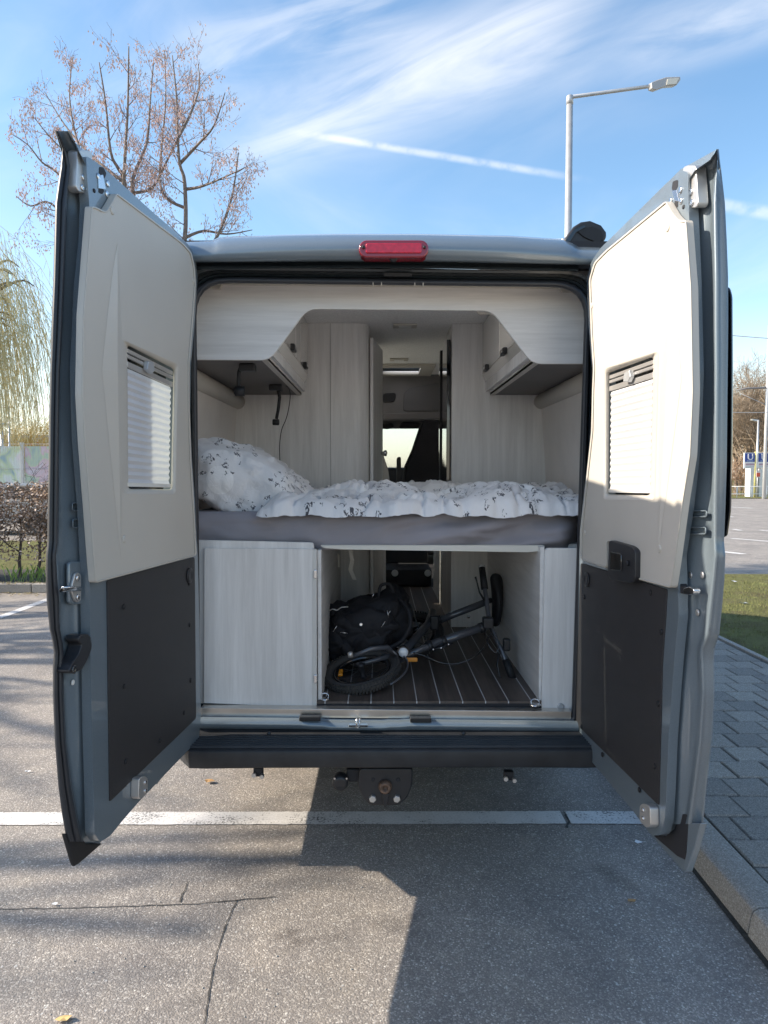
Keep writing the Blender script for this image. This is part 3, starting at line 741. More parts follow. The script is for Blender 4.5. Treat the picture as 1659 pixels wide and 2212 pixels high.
# overhead cabinets
def cabinet(s):
    if s < 0:
        xb, xt, xw, zb, zt = -.497, -.455, -.93, 2.112, 2.235
    else:
        xb, xt, xw, zb, zt = .690, .640, 1.05, 2.112, 2.235
    y0, y1 = 3.118, 4.495
    base = MB().prism([(xb, y0, zb), (xw, y0, zb), (xw, y0, zb + .012), (xb, y0, zb + .012)], (0, y1 - y0, 0)).make('overhead_cabinet', M_DGREY, van)
    MB().prism([(xb - s * .0, y0, zb - .002), (xb - s * .0, y0, zb + .02), (xb + s * .025, y0, zb + .02), (xb + s * .025, y0, zb - .004)], (0, y1 - y0, 0)).make('light_rail', M_CREAM, base)
    MB().prism([(xb, y0, zb + .012), (xt, y0, zt), (xt + s * .02, y0, zt), (xb + s * .02, y0, zb + .012)], (0, y1 - y0, 0)).make('lower_fascia', M_GLOSSW, base, bevel=.001)
    ym = 3.86
    for a, b in ((y0, ym - .002), (ym + .002, y1)):
        MB().box(min(xt, xt + s * .018), max(xt, xt + s * .018), a, b, zt + .004, 2.555).make('locker_door', M_GLOSSW, base, bevel=.002)
    MB().box(min(xt, xw) + (.02 if s > 0 else 0), max(xt, xw) - (.02 if s < 0 else 0), y0, y1, zb + .02, 2.55).make('locker_carcass', M_WV, base)
    hp = ((634, 752), (660, 790)) if s < 0 else ((1088, 760), (1050, 795))
    for (px, py) in hp:
        c = PX(px, py, xt - s * .01)
        h = MB().box(c.x - .012, c.x + .012, c.y - .045, c.y + .045, c.z - .017, c.z + .017).make('locker_handle', M_BPL, base, bevel=.006)
        MB().box(min(c.x - s * .012, c.x - s * .0135), max(c.x - s * .012, c.x - s * .0135), c.y - .03, c.y + .03, c.z - .007, c.z + .007).make('handle_inlay', M_STEEL, base)
    return base
cabinet(-1); cabinet(1)
tilt_prism('ceiling_vent', [(1028, 672), (1058, 672), (1066, 680), (1034, 680)], 3.3, (0, .03, .01), M_CREAM, van, .002)

# reading lamps
def reading(base_px, Y, ptsx, head, hr, hh):
    c = PZ(*base_px, 2.112)
    b = box('reading_lamp', c.x - .036, c.x + .036, c.y - .03, c.y + .03, 2.078, 2.1105, M_BPL, van, .006)
    tube('lamp_arm', pl(ptsx, c.y), .009, M_RUB, b, 8)
    lathe('lamp_head', PY(*head, c.y) - Vector((hh / 2, 0, 0)), (1, 0, 0), [(0, hr * .9), (.002, hr), (hh - .002, hr), (hh, hr * .8)], M_RUB, b, 20)
    return c
cA = reading((535, 786), 3.2, [(521, 790), (516, 805), (515, 825), (516, 838)], (518, 845), .022, .045)
cB = reading((596, 831), 3.85, [(600, 838), (604, 858), (601, 885), (597, 905)], (596, 912), .017, .036)
cab_pts = [PY(x, y, cB.y + .05) for x, y in ((604, 832), (614, 832), (623, 838), (627, 852), (624, 880), (618, 905), (608, 930), (604, 965), (605, 1005), (605, 1045))]
dense = []
for i in range(len(cab_pts) - 1):
    p0 = cab_pts[max(0, i - 1)]; p1 = cab_pts[i]; p2 = cab_pts[i + 1]; p3 = cab_pts[min(len(cab_pts) - 1, i + 2)]
    for k in range(5):
        t = k / 5; dense.append(.5 * ((2 * p1) + (p2 - p0) * t + (2 * p0 - 5 * p1 + 4 * p2 - p3) * t * t + (3 * p1 - p0 - 3 * p2 + p3) * t ** 3))
dense.append(cab_pts[-1])
tag(MB().tube(dense, .0026, 6).make('charging_cable', M_RUB, smooth=True), 'thin black charging cable hanging from the rear reading lamp down to the bed', 'cable')

# wardrobe left with rounded corner
pr = [(-.98, 4.5)]
for i in range(9):
    a = R(-90 + 90 * i / 8); pr.append((-.16 + .09 * math.cos(a), 4.6 + .10 * math.sin(a)))
pr += [(-.07, 5.3), (-.98, 5.3)]
W1 = MB().loft([[(x, y, ZF) for x, y in pr], [(x, y, ZC - .002) for x, y in pr]], closed=True, caps=True).make('wardrobe', M_WV, van)
for f_ in W1.data.polygons: f_.use_smooth = False
xs_ = PY(714, 900, 4.498).x
MB().box(xs_ - .001, xs_ + .001, 4.4975, 4.5, 1.3, ZC - .003).make('board_joint', M_DGREY, W1)
# open door leaf next to it
lf = MB().prism([(-.066, 4.56, ZF + .03), (-.046, 4.555, ZF + .03), (.016, 5.02, ZF + .03), (-.004, 5.03, ZF + .03)], (0, 0, 2.45 - ZF)).make('washroom_door', M_WV, van, bevel=.002)
kn = PX(822, 978, -.005)
lathe('door_knob', Vector((.02, 4.93, kn.z if .5 < kn.z < 2.4 else 1.76)), (1, -.3, 0), [(-.02, .012), (.0, .012), (.005, .02), (.02, .022), (.025, .012)], M_STEEL, lf, 16)
# further kitchen side unit beyond wardrobe
box('kitchen_unit', -.9, .04, 5.35, 6.2, ZF, 1.5, M_WV, van, .003)
# right partition
xr = PY(976, 900, 4.5).x
box('right_partition', xr, 1.08, 4.5, 4.9, ZF, ZC - .002, M_WV, van, .002)
xj = PY(1105, 900, 4.498).x
box('fridge_panel', xr - .028, xr - .004, 4.56, 5.15, 1.22, 2.47, M_GLOSSB, van, .004)
box('fridge_frame', xr - .036, xr - .028, 4.95, 5.0, 1.3, 2.47, M_CABD, van, .002)
box('kitchen_block', xr + .0, 1.03, 5.155, 6.0, ZF, 1.42, M_WV, van, 0); box('fridge_side', xr + .0, 1.03, 4.902, 5.15, ZF, 2.55, M_WV, van, 0)
# cab
box('overcab_moulding', -.9, 1.02, 6.76, 6.80, 2.13, 2.56, M_CABG, van, .01)
def cabp(pts, Y, d, m, nm, bv=.006): return prism(nm, pl(smooth_poly(pts, 7), Y), d, m, van, bv)
cabp([(873, 848), (882, 838), (958, 824), (975, 824), (975, 888), (870, 888)], 6.75, (0, .02, 0), mat('cab_moulding_light', (.15, .145, .15), .7), 'overcab_locker')
cabp([(826, 850), (856, 848), (853, 868), (826, 870)], 6.745, (0, .02, 0), M_CABD, 'overcab_recess')
cabp([(820, 894), (980, 888), (980, 905), (820, 905)], 6.5, (0, .10, 0), mat('cab_shelf_edge', (.16, .15, .155), .7), 'overcab_shelf')
cabp([(864, 916), (872, 911), (975, 918), (975, 925), (862, 926)], 7.3, (0, .03, 0), M_CABD, 'sun_visor')
cabp([(820, 905), (980, 905), (980, 924), (820, 926)], 7.35, (0, .05, 0), M_CABG, 'cab_header')
cabp([(824, 915), (848, 914), (852, 922), (838, 927), (824, 925)], 7.25, (0, .06, 0), M_CABD, 'rear_view_mirror')
st_ = cabp([(912, 907), (956, 907), (968, 930), (972, 1075), (873, 1075), (872, 1035), (875, 1007), (891, 972)], 6.75, (0, .13, 0), M_SEAT, 'cab_seat_back', .03)
MB().tube(pl([(872, 1062), (872, 1035), (875, 1008), (891, 972), (912, 909)], 6.745), .010, 6).make('seat_piping', M_CABD, st_, smooth=True)
cabp([(857, 988), (866, 986), (868, 1060), (856, 1060)], 6.6, (0, .06, 0), M_CABD, 'arm_rest')
box('dashboard', -.9, 1.02, 8.05, 8.5, .7, 1.70, M_CABD, van, .04)
cabp([(826, 972), (829, 985), (838, 1012), (845, 1060), (822, 1060)], 6.3, (0, .02, 0), mat('curtain_cloth', (.30, .29, .29), .9), 'cab_curtain')
for x0, x1 in ((-.945, -.93), (1.045, 1.06)):
    box('lower_lining', x0, x1, 5.33, 8.6, .6, 1.44, M_LINER, van, 0); box('window_post', x0, x1, 6.2, 6.62, 1.445, 2.0, M_LINER, van, 0)
    xi = (x0 + .10) if x0 < 0 else (x1 - .10)
    prism('upper_lining', [(x0, 5.33, 1.96), (x1, 5.33, 1.96), (xi, 5.33, 2.555), (xi - .02, 5.33, 2.555)], (0, 2.3, 0), M_LINER, van)

# ---- garage
flo = box('garage_floor', -.95, 1.03, 3.0, 6.8, .57, ZF - .010, M_CABD, van, 0)
k0 = PY(851, 1533, 2.985).x
for k in range(-5, 8):
    x0 = k0 + k * .0985 + .0022; x1 = x0 + .0985 - .0044
    if x1 > 1.03: break
    MB().box(x0, x1, 3.0, 6.15, ZF - .010, ZF).make('plank', M_PLANK, flo)
    MB().box(x0 - .0042, x0 - .0002, 3.0, 6.15, ZF - .010, ZF - .0004).make('inlay_strip', M_INLAY, flo)
# aisle step
box('aisle_step', .04, xr, 6.2, 6.75, ZF, .78, M_CABD, van, .01)
for px in (853, 924):
    lathe('step_lamp', PY(px, 1238, 6.19), (0, -1, 0), [(0, .03), (.006, .03), (.008, .022), (.004, .02)], M_GALV, van, 18)
box('aisle_upper', .04, xr, 6.7, 6.76, .78, 1.33, M_CABD, van, .01)
# left cupboard in the garage
YG = 2.992
xl = PY(685, 1350, YG).x
box('left_locker_side', xl, xl + .016, YG + .03, 4.5, ZF, 1.285, M_WS, van, .001)
fr = tilt_prism('left_front_panel', smooth_poly([(405, 1166), (678, 1172), (679, 1527), (405, 1522)], 8, 4), YG + .016, (0, .016, 0), M_WV, van, .002)
ld = tilt_prism('locker_door', [(441, 1184), (675, 1186), (674, 1527), (440, 1519)], YG, (0, .015, 0), M_WV, van, .0015)
tilt_prism('locker_door_edge', [(675, 1186), (684, 1187), (684, 1526), (674, 1527)], YG + .001, (0, .03, 0), mat('pale_edge', (.62, .6, .57), .5), van, .001)
for py in (1240, 1466):
    c = PY(681, py, YG - .002); box('hinge', c.x - .006, c.x + .008, c.y - .006, c.y + .02, c.z - .018, c.z + .018, M_STEEL, ld, .003)
# back cupboard pieces seen in the garage
# right wheel-arch box
xw_ = PY(1167, 1400, YG).x
RW = box('wheel_box_side', xw_, xw_ + .018, YG + .02, 4.5, ZF, 1.30, M_WS, van, .001)
rf = tilt_prism('right_front_panel', smooth_poly([(1178, 1184), (1262, 1184), (1262, 1540), (1170, 1535)], 8, 4), YG, (0, .018, 0), M_WV, van, .002)
lathe('cover_cap', PY(1211, 1527, YG - .001), (0, -1, 0), [(0, .016), (.002, .016), (.003, .012)], M_GALV, rf, 18)
lathe('cam_lock', PX(1012, 1332, PY(1012, 1332, 4.49).x), (0, -1, 0), [(0, .01), (.01, .01), (.012, .004)], M_STEEL, van, 12)
MB().box(.71 - .02, .71 - .012, 3.85, 4.3, .95, 1.17).make('bracket_plate', M_GALV, RW, bevel=.002)
# bed board
BBz = PY(900, 1187, YG).z
tilt_prism('bed_front_rail', smooth_poly([(690, 1178), (1178, 1178), (1172, 1190), (1140, 1193), (740, 1187), (700, 1184)], 5, 3), 3.05, (0, .03, 0), mat('rail_cream', (.66, .64, .58), .45), van, .003)
bb = MB(); bb.box(-.93, 1.03, 3.10, 4.49, BBz - .006, BBz + .012); bb.make('bed_base', M_WS, van)
# hanging strap
sp = [(757, 1186), (761, 1210), (757, 1230), (766, 1252)]
MB().loft([[PY(x - 4.5, y, 3.9), PY(x + 4.5, y + 1, 3.9 + .01 * i)] for i, (x, y) in enumerate(sp)]).make('hanging_strap', M_STRAP, van)
MB().loft([[PY(x - 3, y, 4.2), PY(x + 3, y, 4.2)] for x, y in ((722, 1186), (730, 1200), (731, 1225))]).make('hanging_strap', M_STRAP, van)
# lashing rings
for (px, py) in ((701, 1510), (1156, 1523)):
    c = PZ(px, py, ZF)
    lr = lathe('lashing_ring', c, (0, 0, 1), [(0, .024), (.003, .024), (.006, .016), (.006, .001)], M_STEEL, van, 20)
    MB().tube([c + Vector((math.cos(a) * .018, math.sin(a) * .006, .012 + math.sin(a) * .012)) for a in [i * math.pi / 8 for i in range(17)]], .0028, 6).make('ring', M_STEEL, lr, smooth=True)

# ---- sill, bumper, hitch
tilt_prism('sill_plate', [(433, 1529), (1235, 1537), (1234, 1556), (434, 1548)], 2.945, (0, .05, 0), M_SILL, van, .002)
rows = []
for x in [424, 470, 540, 600, 650, 672, 695, 712, 740, 800, 828, 845, 862, 885, 940, 1000, 1100, 1200, 1250]:
    dip = 0 if (x < 672 or x > 862) else (14 if 700 < x < 840 else 7)
    y0 = 1547 + (x - 430) * .0105
    rows.append([PY(x, y0, 2.96), PY(x, y0 + 2 + dip * .3, 2.92), PY(x, y0 + 10 + dip * .5, 2.905), PY(x, y0 + 18 + dip * .4, 2.90), PY(x, y0 + 24 + dip * .2, 2.905), PY(x, y0 + 28, 2.93), PY(x, y0 + 44, 2.94)])
MB().loft(rows).make('rear_sill', M_PAINT, van, smooth=True)
for px in (669, 909): tilt_prism('rubber_stop', rrect(px - 23, 1549 + (px > 800) * 3, px + 23, 1558 + (px > 800) * 3, 2), 2.90, (0, .03, 0), M_BPL, van, .002)
lk_ = MB().tube(pl([(771, 1552), (770, 1572), (776, 1572), (777, 1552)], 2.885), .004, 6).make('lock_striker', M_STEEL, van, smooth=True)
tilt_prism('striker_plate', rrect(753, 1566, 795, 1571, 2), 2.885, (0, .02, 0), M_STEEL, van, .001)
ZB = .530
bp_pts = []
mb = MB(); rows = []
def bump_y(x):   # plan curve of the bumper
    u = abs((x - VX) / 1.0); return 2.735 + .195 * (max(0, u - .79) / .12) ** 2
for i in range(33):
    x = VX - 1.0 + 2.0 * i / 32; y = min(2.925, bump_y(x)); sag = .012 * max(0, abs(x - VX) - .5)
    rows.append([(x, 2.955, ZB + .035), (x, 2.945, ZB + .03), (x, max(2.90, y + .015), ZB + .008), (x, y + .012, ZB), (x, y, ZB - .008), (x, y - .004, ZB - .035), (x, y + .004, ZB - .075 - sag), (x, y + .04, ZB - .09 - sag), (x, 2.97, ZB - .06)])
MB().loft(rows).make('rear_bumper', M_BUMP, van, smooth=False, bevel=.004)
for i in range(7):
    y = 2.885 - i * .021
    MB().prism([(VX - .86, y, ZB + .001), (VX - .86, y - .004, ZB + .009), (VX - .86, y - .008, ZB + .009), (VX - .86, y - .012, ZB + .001)], (1.72, 0, 0)).make('step_rib', M_BUMP, van)
for px in (581, 1001): lathe('bumper_clip', PY(px - 0, 1584, 2.86), (0, -1, .6), [(0, .009), (.004, .009), (.005, .004)], M_BPL, van, 12)
hit = tilt_prism('tow_hitch', smooth_poly([(776, 1660), (892, 1660), (890, 1700), (880, 1724), (862, 1741), (800, 1741), (786, 1728), (772, 1700)], 8, 3), 2.80, (0, .10, 0), M_BPL, van, .008)
for px in (805, 857):
    lathe('bolt', PY(px, 1724, 2.80), (0, -1, 0), [(0, .0145), (.012, .0145), (.014, .012)], M_ALU, hit, 6, smooth=False)
for px in (806, 860): lathe('pin_hole', PY(px, 1684, 2.80), (0, -1, 0), [(0, .008), (.002, .008), (.001, .005)], M_CABD, hit, 10)
MB().lathe(PY(832, 1697, 2.80), (0, -1, 0), [(-.01, .026), (.012, .027), (.03, .022), (.03, .012), (.015, .010)], 14).make('hitch_socket', M_RUST, hit, smooth=True)
prism('hitch_guard', pl([(824, 1712), (841, 1712), (836, 1738), (831, 1744)], 2.795), (0, -.012, 0), M_BPL, hit, .002)
sk = lathe('trailer_socket', PY(735, 1690, 2.80), (0, -1, -.1), [(-.05, .02), (-.03, .030), (.0, .033), (.012, .030), (.016, .02)], M_BPL, van, 24)
tilt_prism('socket_flap', smooth_poly([(722, 1688), (748, 1688), (745, 1702), (741, 1708), (730, 1708), (725, 1702)], 3), 2.785, (0, .02, 0), M_RUB, sk, .004)
for px in (723, 749): lathe('screw', PY(px, 1681, 2.785), (0, -1, 0), [(0, .004), (.004, .004)], M_STEEL, sk, 8)
tilt_prism('hitch_arm', rrect(748, 1662, 782, 1690, 4), 2.83, (0, .08, 0), M_CABD, van, .006)
for (px, py) in ((555, 1672), (1098, 1680)):
    b_ = tilt_prism('body_bracket', rrect(px - 8, py - 12, px + 12, py + 6, 2), 2.86, (0, .03, 0), M_CABD, van, .002)
    lathe('bolt', PY(px - 6, py + 1, 2.855), (0, -1, 0), [(0, .010), (.012, .010)], M_ALU, b_, 6, smooth=False)
    lathe('bolt', PY(px + 12, py + 3, 2.855), (0, -1, 0), [(0, .009), (.018, .009)], M_ALU, b_, 6, smooth=False)

# ---- rear doors
class Plane:
    def __init__(s, hp, hy, dx, dy):
        s.o = PY(hp, 1000, hy); s.d = Vector((dx, dy, 0)).normalized()
        sgn = 1 if dx < 0 else -1
        s.n = Vector((-s.d.y, s.d.x, 0)) ; 
        if s.n.x * sgn < 0: s.n = -s.n
    def __call__(s, x, y, n=0):
        d = ray(x, y); o = s.o + s.n * n
        return CAM + d * ((o - CAM).dot(s.n) / d.dot(s.n))
    def L(s, pts, n=0): return [s(x, y, n) for x, y in pts]
DL = Plane(425, 2.865, -.089, -.93); DR = Plane(1266, 2.865, .030, -.93)

def interp_tab(tab, ys):
    outp = []
    for y in ys:
        for i in range(len(tab) - 1):
            if y <= tab[i + 1][0] or i == len(tab) - 2:
                a, b = tab[i], tab[i + 1]; t = (y - a[0]) / (b[0] - a[0]); outp.append(tuple(a[k] * (1 - t) + b[k] * t for k in range(1, len(a)))); break
    return outp
# (y, a outer edge, b inner edge of flange, c edge of the flat inner face)
TL = [(283, 121, 124, 150), (322, 135, 140, 168), (360, 131, 153, 186), (438, 120, 144, 193), (520, 118, 141, 190), (600, 116, 138, 182), (700, 112, 134, 176), (800, 109, 128, 172), (900, 107, 126, 174), (1000, 106, 125, 180), (1100, 104, 125, 187),
      (1170, 103, 125, 192), (1200, 100, 121, 193), (1250, 100, 124, 193), (1300, 102, 129, 194), (1360, 108, 128, 194), (1385, 114, 133, 194), (1410, 117, 136, 195), (1440, 115, 135, 196), (1500, 115, 136, 197), (1600, 119, 141, 199), (1700, 127, 154, 202), (1760, 135, 165, 202), (1800, 142, 173, 204), (1818, 148, 178, 214)]
TR = [(322, 1549, 1548.5, 1548), (345, 1551, 1549, 1535), (368, 1554, 1547, 1502), (385, 1556, 1545, 1490), (438, 1562, 1541, 1487), (520, 1566, 1541, 1491), (600, 1569, 1542, 1495), (700, 1569, 1542, 1499), (800, 1568, 1543, 1499), (900, 1567, 1542, 1496), (1000, 1566, 1541, 1489), (1100, 1563, 1540, 1478),
      (1170, 1560, 1541, 1467), (1200, 1563, 1542, 1461), (1250, 1561, 1537, 1459), (1300, 1557, 1531, 1467), (1370, 1550, 1523, 1462), (1400, 1540, 1512, 1456), (1425, 1538, 1512, 1452), (1500, 1539, 1515, 1450), (1600, 1534, 1509, 1443), (1700, 1522, 1496, 1438), (1760, 1517, 1488, 1434), (1780, 1514, 1484, 1425)]

def build_door(D, T, frame_px, skin_bottom, trim_px, win, board_px, side, seal):
    s = 1 if side == 'L' else -1
    fr = smooth_poly(frame_px, 7, 3)
    wh = smooth_poly(win, 7, 3)
    cx = sum(p[0] for p in wh) / len(wh); cy = sum(p[1] for p in wh) / len(wh)
    wo = [(cx + (x - cx) * 1.02, cy + (y - cy) * 1.01) for x, y in wh]
    door = holed('rear_door', D.L(fr, 0), [D.L(wo, 0)], D.n * -.028, M_PAINT, van)
    bv = door.modifiers.new('Bevel', 'BEVEL'); bv.width = .005; bv.segments = 2; bv.limit_method = 'ANGLE'; bv.angle_limit = R(50); bv.harden_normals = True
    for p_ in door.data.polygons: p_.use_smooth = True
    ysl = []
    for i in range(len(T) - 1):
        k = max(1, int((T[i + 1][0] - T[i][0]) / 14))
        for j in range(k): ysl.append(T[i][0] + (T[i + 1][0] - T[i][0]) * j / k)
    ysl.append(T[-1][0])
    rows = []; srow = []
    for y, (a, b, c) in zip(ysl, interp_tab(T, ysl)):
        mid = (b * .82 + c * .18)
        rows.append([D(c - s * -1, y, -.001), D(c * .97 + b * .03, y, -.005), D(c * .86 + b * .14, y, -.030), D(c * .80 + b * .2, y, -.036), D(mid, y, -.045), D(b * .93 + c * .07, y, -.046), D(b, y, -.036), D(b * .75 + a * .25, y, -.036), D(b * .62 + a * .38, y, -.044), D(a + (3 if seal else 0), y, -.052), D(a + (3 if seal else 0), y, -.062)])
    MB().loft(rows).make('edge_channel', M_PAINT, door, smooth=True)
    if seal:
        for y, (a, b, c) in zip(ysl, interp_tab(T, ysl)):
            srow.append([D(b + s * 2, y, -.040), D(b * .8 + a * .2, y, -.028), D((a + b) / 2, y, -.036), D((a + b) / 2 - s * .1, y, -.040), D(b * .3 + a * .7, y, -.034), D(a, y, -.046), D(a - 1.0, y, -.064), D(a, y, -.083)])
        MB().loft(srow).make('edge_seal', M_RUBD, door, smooth=True)
    # outer skin
    edge = [(a + (5 if seal else 0), y) for y, (a, b, c) in zip(ysl, interp_tab(T, ysl))]
    skin = D.L(edge, -.060) + D.L(skin_bottom, -.060)
    holed('outer_skin', skin, [D.L(wo, -.060)], D.n * -.005, M_PAINT, door)
    # trim with window hole
    big = [(cx + (x - cx) * 1.22, cy + (y - cy) * 1.075) for x, y in wh]
    tp = smooth_poly(trim_px, 7, 3)
    holed('trim_panel', D.L(tp, .020), [D.L(big, .020)], D.n * -.018, M_CREAM, door)
    # rounded lip round the trim and the window surround
    tin = inset(tp, 3.0)
    MB().loft([D.L(tp, .019), D.L(inset(tp, 1.2), .0225), D.L(tin, .0235), D.L(inset(tp, 4.2), .0203)], closed=True).make('trim_lip', M_CREAM, door, smooth=True)
    MB().loft([D.L([(cx + (x - cx) * k, cy + (y - cy) * (1 + (k - 1) * .34)) for x, y in wh], n_) for k, n_ in ((1.24, .0205), (1.20, .0195), (1.05, .008), (1.02, .002), (1.0, -.010), (1.0, -.030))], closed=True).make('window_surround', M_CREAM, door, smooth=True)
    prism('window_pane', D.L(inset(wo, -1), -.030), D.n * -.003, gl, door)
    MB().loft([D.L(wh, -.028), D.L(wh, -.081)], closed=True).make('window_frame', M_BPL, door)
    # blind
    x0l, y0l = win[0]; x1l, y1l = win[1]; x2l, y2l = win[2]; x3l, y3l = win[3]
    def W(u, v, n):
        tx = x0l * (1 - u) + x1l * u; ty = y0l * (1 - u) + y1l * u
        bx = x3l * (1 - u) + x2l * u; by = y3l * (1 - u) + y2l * u
        return D(tx * (1 - v) + bx * v, ty * (1 - v) + by * v, n)
    rows = []; K = 32
    ua, ub = (.0, .97) if side == 'L' else (.03, 1.0)
    for i in range(K + 1):
        v = .16 + .82 * i / K; zig = .0035 if i % 2 else -.0035
        du = .028 if i % 2 else 0
        rows.append([W(ua + (0 if side == 'L' else -du + .03), v, zig), W(ub + (0 if side == 'R' else du - .03), v, zig)])
    MB().loft(rows).make('pleated_blind', M_BLIND, door)
    for (v0, v1, n_) in ((.02, .05, .003), (.06, .085, .006), (.11, .15, .004), (.955, .985, .004)):
        MB().prism([W(.0, v0, n_), W(1, v0, n_), W(1, v1, n_), W(.0, v1, n_)], D.n * -.008).make('blind_rail', M_ALU if v0 < .9 else M_GLOSSW, door, bevel=.0015)
    um = .42 if side == 'L' else .5
    MB().prism([W(um - .06, .055, .006), W(um + .06, .045, .006), W(um + .09, .10, .006), W(um + .03, .135, .006), W(um - .08, .12, .006)], D.n * .016).make('blind_grip', M_GALV, door, bevel=.003)
    # black lower board
    prism('lower_board', D.L(smooth_poly(board_px, 4, 2), .004), D.n * -.006, M_BOARD, door, .0015)
    return door
def inset(pts, d):
    k = len(pts); outp = []
    area = sum(pts[i][0] * pts[(i + 1) % k][1] - pts[(i + 1) % k][0] * pts[i][1] for i in range(k))
    sg = 1 if area > 0 else -1
    for i in range(k):
        a = Vector(pts[i - 1]); b = Vector(pts[(i + 1) % k]); t = b - a
        if t.length < 1e-6: outp.append(pts[i]); continue
        t.normalize(); nn = Vector((-t.y, t.x)) * sg; outp.append((pts[i][0] + nn.x * d, pts[i][1] + nn.y * d))
    return outp

frameL = [(186, 336), (222, 360), (407, 528), (422, 552), (427, 600), (421, 690), (413, 780), (411, 900), (415, 1000), (422, 1100), (427, 1200), (431, 1350), (434, 1545), (430, 1596), (300, 1732), (262, 1776), (238, 1806), (216, 1819), (204, 1800), (202, 1700), (199, 1600), (197, 1500), (194, 1300), (193, 1215), (187, 1100), (176, 950), (172, 800), (180, 620), (190, 520), (193, 440), (188, 380)]
trimL = [(197, 445), (208, 447), (228, 457), (236, 445), (252, 416), (395, 524), (414, 545), (421, 575), (424, 612), (417, 700), (410, 785), (410, 880), (414, 1000), (420, 1095), (425, 1200), (205, 1260), (200, 1200), (192, 1090), (182, 960), (176, 850), (179, 680), (192, 510)]
winL = [(275, 746), (374, 797), (369, 1057), (277, 1056)]
boardL = [(232, 1254), (421, 1203), (424, 1552), (238, 1732)]
frameR = [(1472, 368), (1440, 395), (1297, 536), (1277, 566), (1267, 605), (1273, 722), (1279, 800), (1277, 900), (1273, 960), (1262, 1060), (1253, 1150), (1248, 1300), (1241, 1450), (1237, 1560), (1240, 1600), (1396, 1786), (1412, 1806), (1428, 1802), (1436, 1770), (1440, 1700), (1444, 1600), (1451, 1500), (1457, 1420), (1466, 1330), (1465, 1270), (1463, 1200), (1478, 1100), (1489, 1000), (1496, 900), (1499, 800), (1494, 600), (1487, 440), (1486, 372)]
trimR = [(1483, 475), (1470, 478), (1457, 465), (1439, 433), (1308, 541), (1283, 567), (1272, 604), (1276, 722), (1281, 795), (1279, 840), (1277, 932), (1262, 1072), (1254, 1156), (1253, 1209), (1312, 1228), (1312, 1168), (1372, 1190), (1372, 1250), (1450, 1271), (1459, 1212), (1477, 1078), (1492, 985), (1498, 848), (1494, 622)]
winR = [(1316, 806), (1411, 771), (1404, 1070), (1314, 1068)]
boardR = [(1254, 1216), (1440, 1273), (1437, 1330), (1430, 1430), (1422, 1740), (1242, 1562)]
skinbL = [(170, 1868), (176, 1860), (215, 1822), (300, 1722), (389, 1618), (395, 1592), (395, 1200), (394, 800), (394, 600), (391, 516), (385, 505), (190, 340), (168, 312)]
TLs = TL + [(1860, 160, 163, 166)]
skinbR = [(1478, 1884), (1400, 1796), (1306, 1668), (1301, 1605), (1304, 1150), (1305, 900), (1305, 600), (1309, 531), (1316, 520), (1470, 366)]
dl = build_door(DL, TL, frameL, skinbL, trimL, winL, boardL, 'L', True)
dr = build_door(DR, TR, frameR, skinbR, trimR, winR, boardR, 'R', False)
dl['label'] = 'left rear door with window blind, cream trim and rubber edge seal'
dr['label'] = 'right rear door, sunlit cream trim with black handle box'
# bottom corner rubber (left) and dark pocket (right)
prism('corner_seal', DL.L([(140, 1800), (176, 1805), (186, 1822), (222, 1822), (190, 1850), (176, 1862), (168, 1868), (162, 1872), (158, 1862)], -.045), DL.n * -.012, M_RUB, dl, .004)
prism('edge_pocket', DR.L([(1470, 1754), (1490, 1762), (1478, 1858), (1462, 1850), (1410, 1805), (1436, 1806), (1456, 1790)], -.044), DR.n * -.02, M_CABD, dr, .004)
prism('lower_flange', DR.L([(1486, 1776), (1514, 1778), (1500, 1830), (1482, 1884), (1474, 1876), (1482, 1840)], -.040), DR.n * -.02, M_PAINT, dr, .004)
prism('upper_flange', DR.L([(1472, 368), (1549, 321), (1554, 362), (1546, 380), (1512, 380), (1508, 372)], -.050), DR.n * -.005, M_PAINT, dr, .003)
prism('upper_flange', DL.L([(121, 281), (170, 318), (196, 340), (188, 360), (150, 345), (136, 330)], -.050), DL.n * -.005, M_PAINT, dl, .003)
# trim ridges (moulded wedge)
def ridge(D, apex, lb, rb, door, low):
    a = D(*apex, .0212); l0 = D(*lb, .0212); r0 = D(*rb, .0212); top = D((apex[0] * .25 + rb[0] * .75), apex[1] * .35 + rb[1] * .65, .036); bt = D(*low, .0212)
    mb = MB(); rid = [D(rb[0] * t + apex[0] * (1 - t), rb[1] * t + apex[1] * (1 - t), .0215 + .012 * math.sin(min(1, t * 1.4) * math.pi / 2)) for t in [i / 10 for i in range(11)]]
    le = [D(lb[0] * t ** .8 + apex[0] * (1 - t ** .8), lb[1] * t + apex[1] * (1 - t), .0205) for t in [i / 10 for i in range(11)]]
    re = [D((rb[0] + (14 if D is DL else -14)) * t + apex[0] * (1 - t), rb[1] * t + apex[1] * (1 - t), .0205) for t in [i / 10 for i in range(11)]]
    rows = [[le[i], rid[i], re[i]] for i in range(11)]
    k = len(rows); L0, R0, E0 = lb, rb, low
    for i in range(1, 8):
        t = i / 7
        rows.append([D(lb[0] * (1 - t) + low[0] * t, lb[1] * (1 - t) + low[1] * t, .0205), D(rb[0] * (1 - t) + low[0] * t, rb[1] * (1 - t) + low[1] * t, .0335 - .0130 * t), D((rb[0] + (14 if D is DL else -14)) * (1 - t) + low[0] * t, rb[1] * (1 - t) + low[1] * t, .0205)])
    MB().loft(rows).make('trim_ridge', M_CREAM, door, smooth=False)
ridge(DL, (254, 525), (220, 800), (254, 800), dl, (262, 1215))
ridge(DR, (1448, 570), (1472, 820), (1440, 820), dr, (1420, 1215))
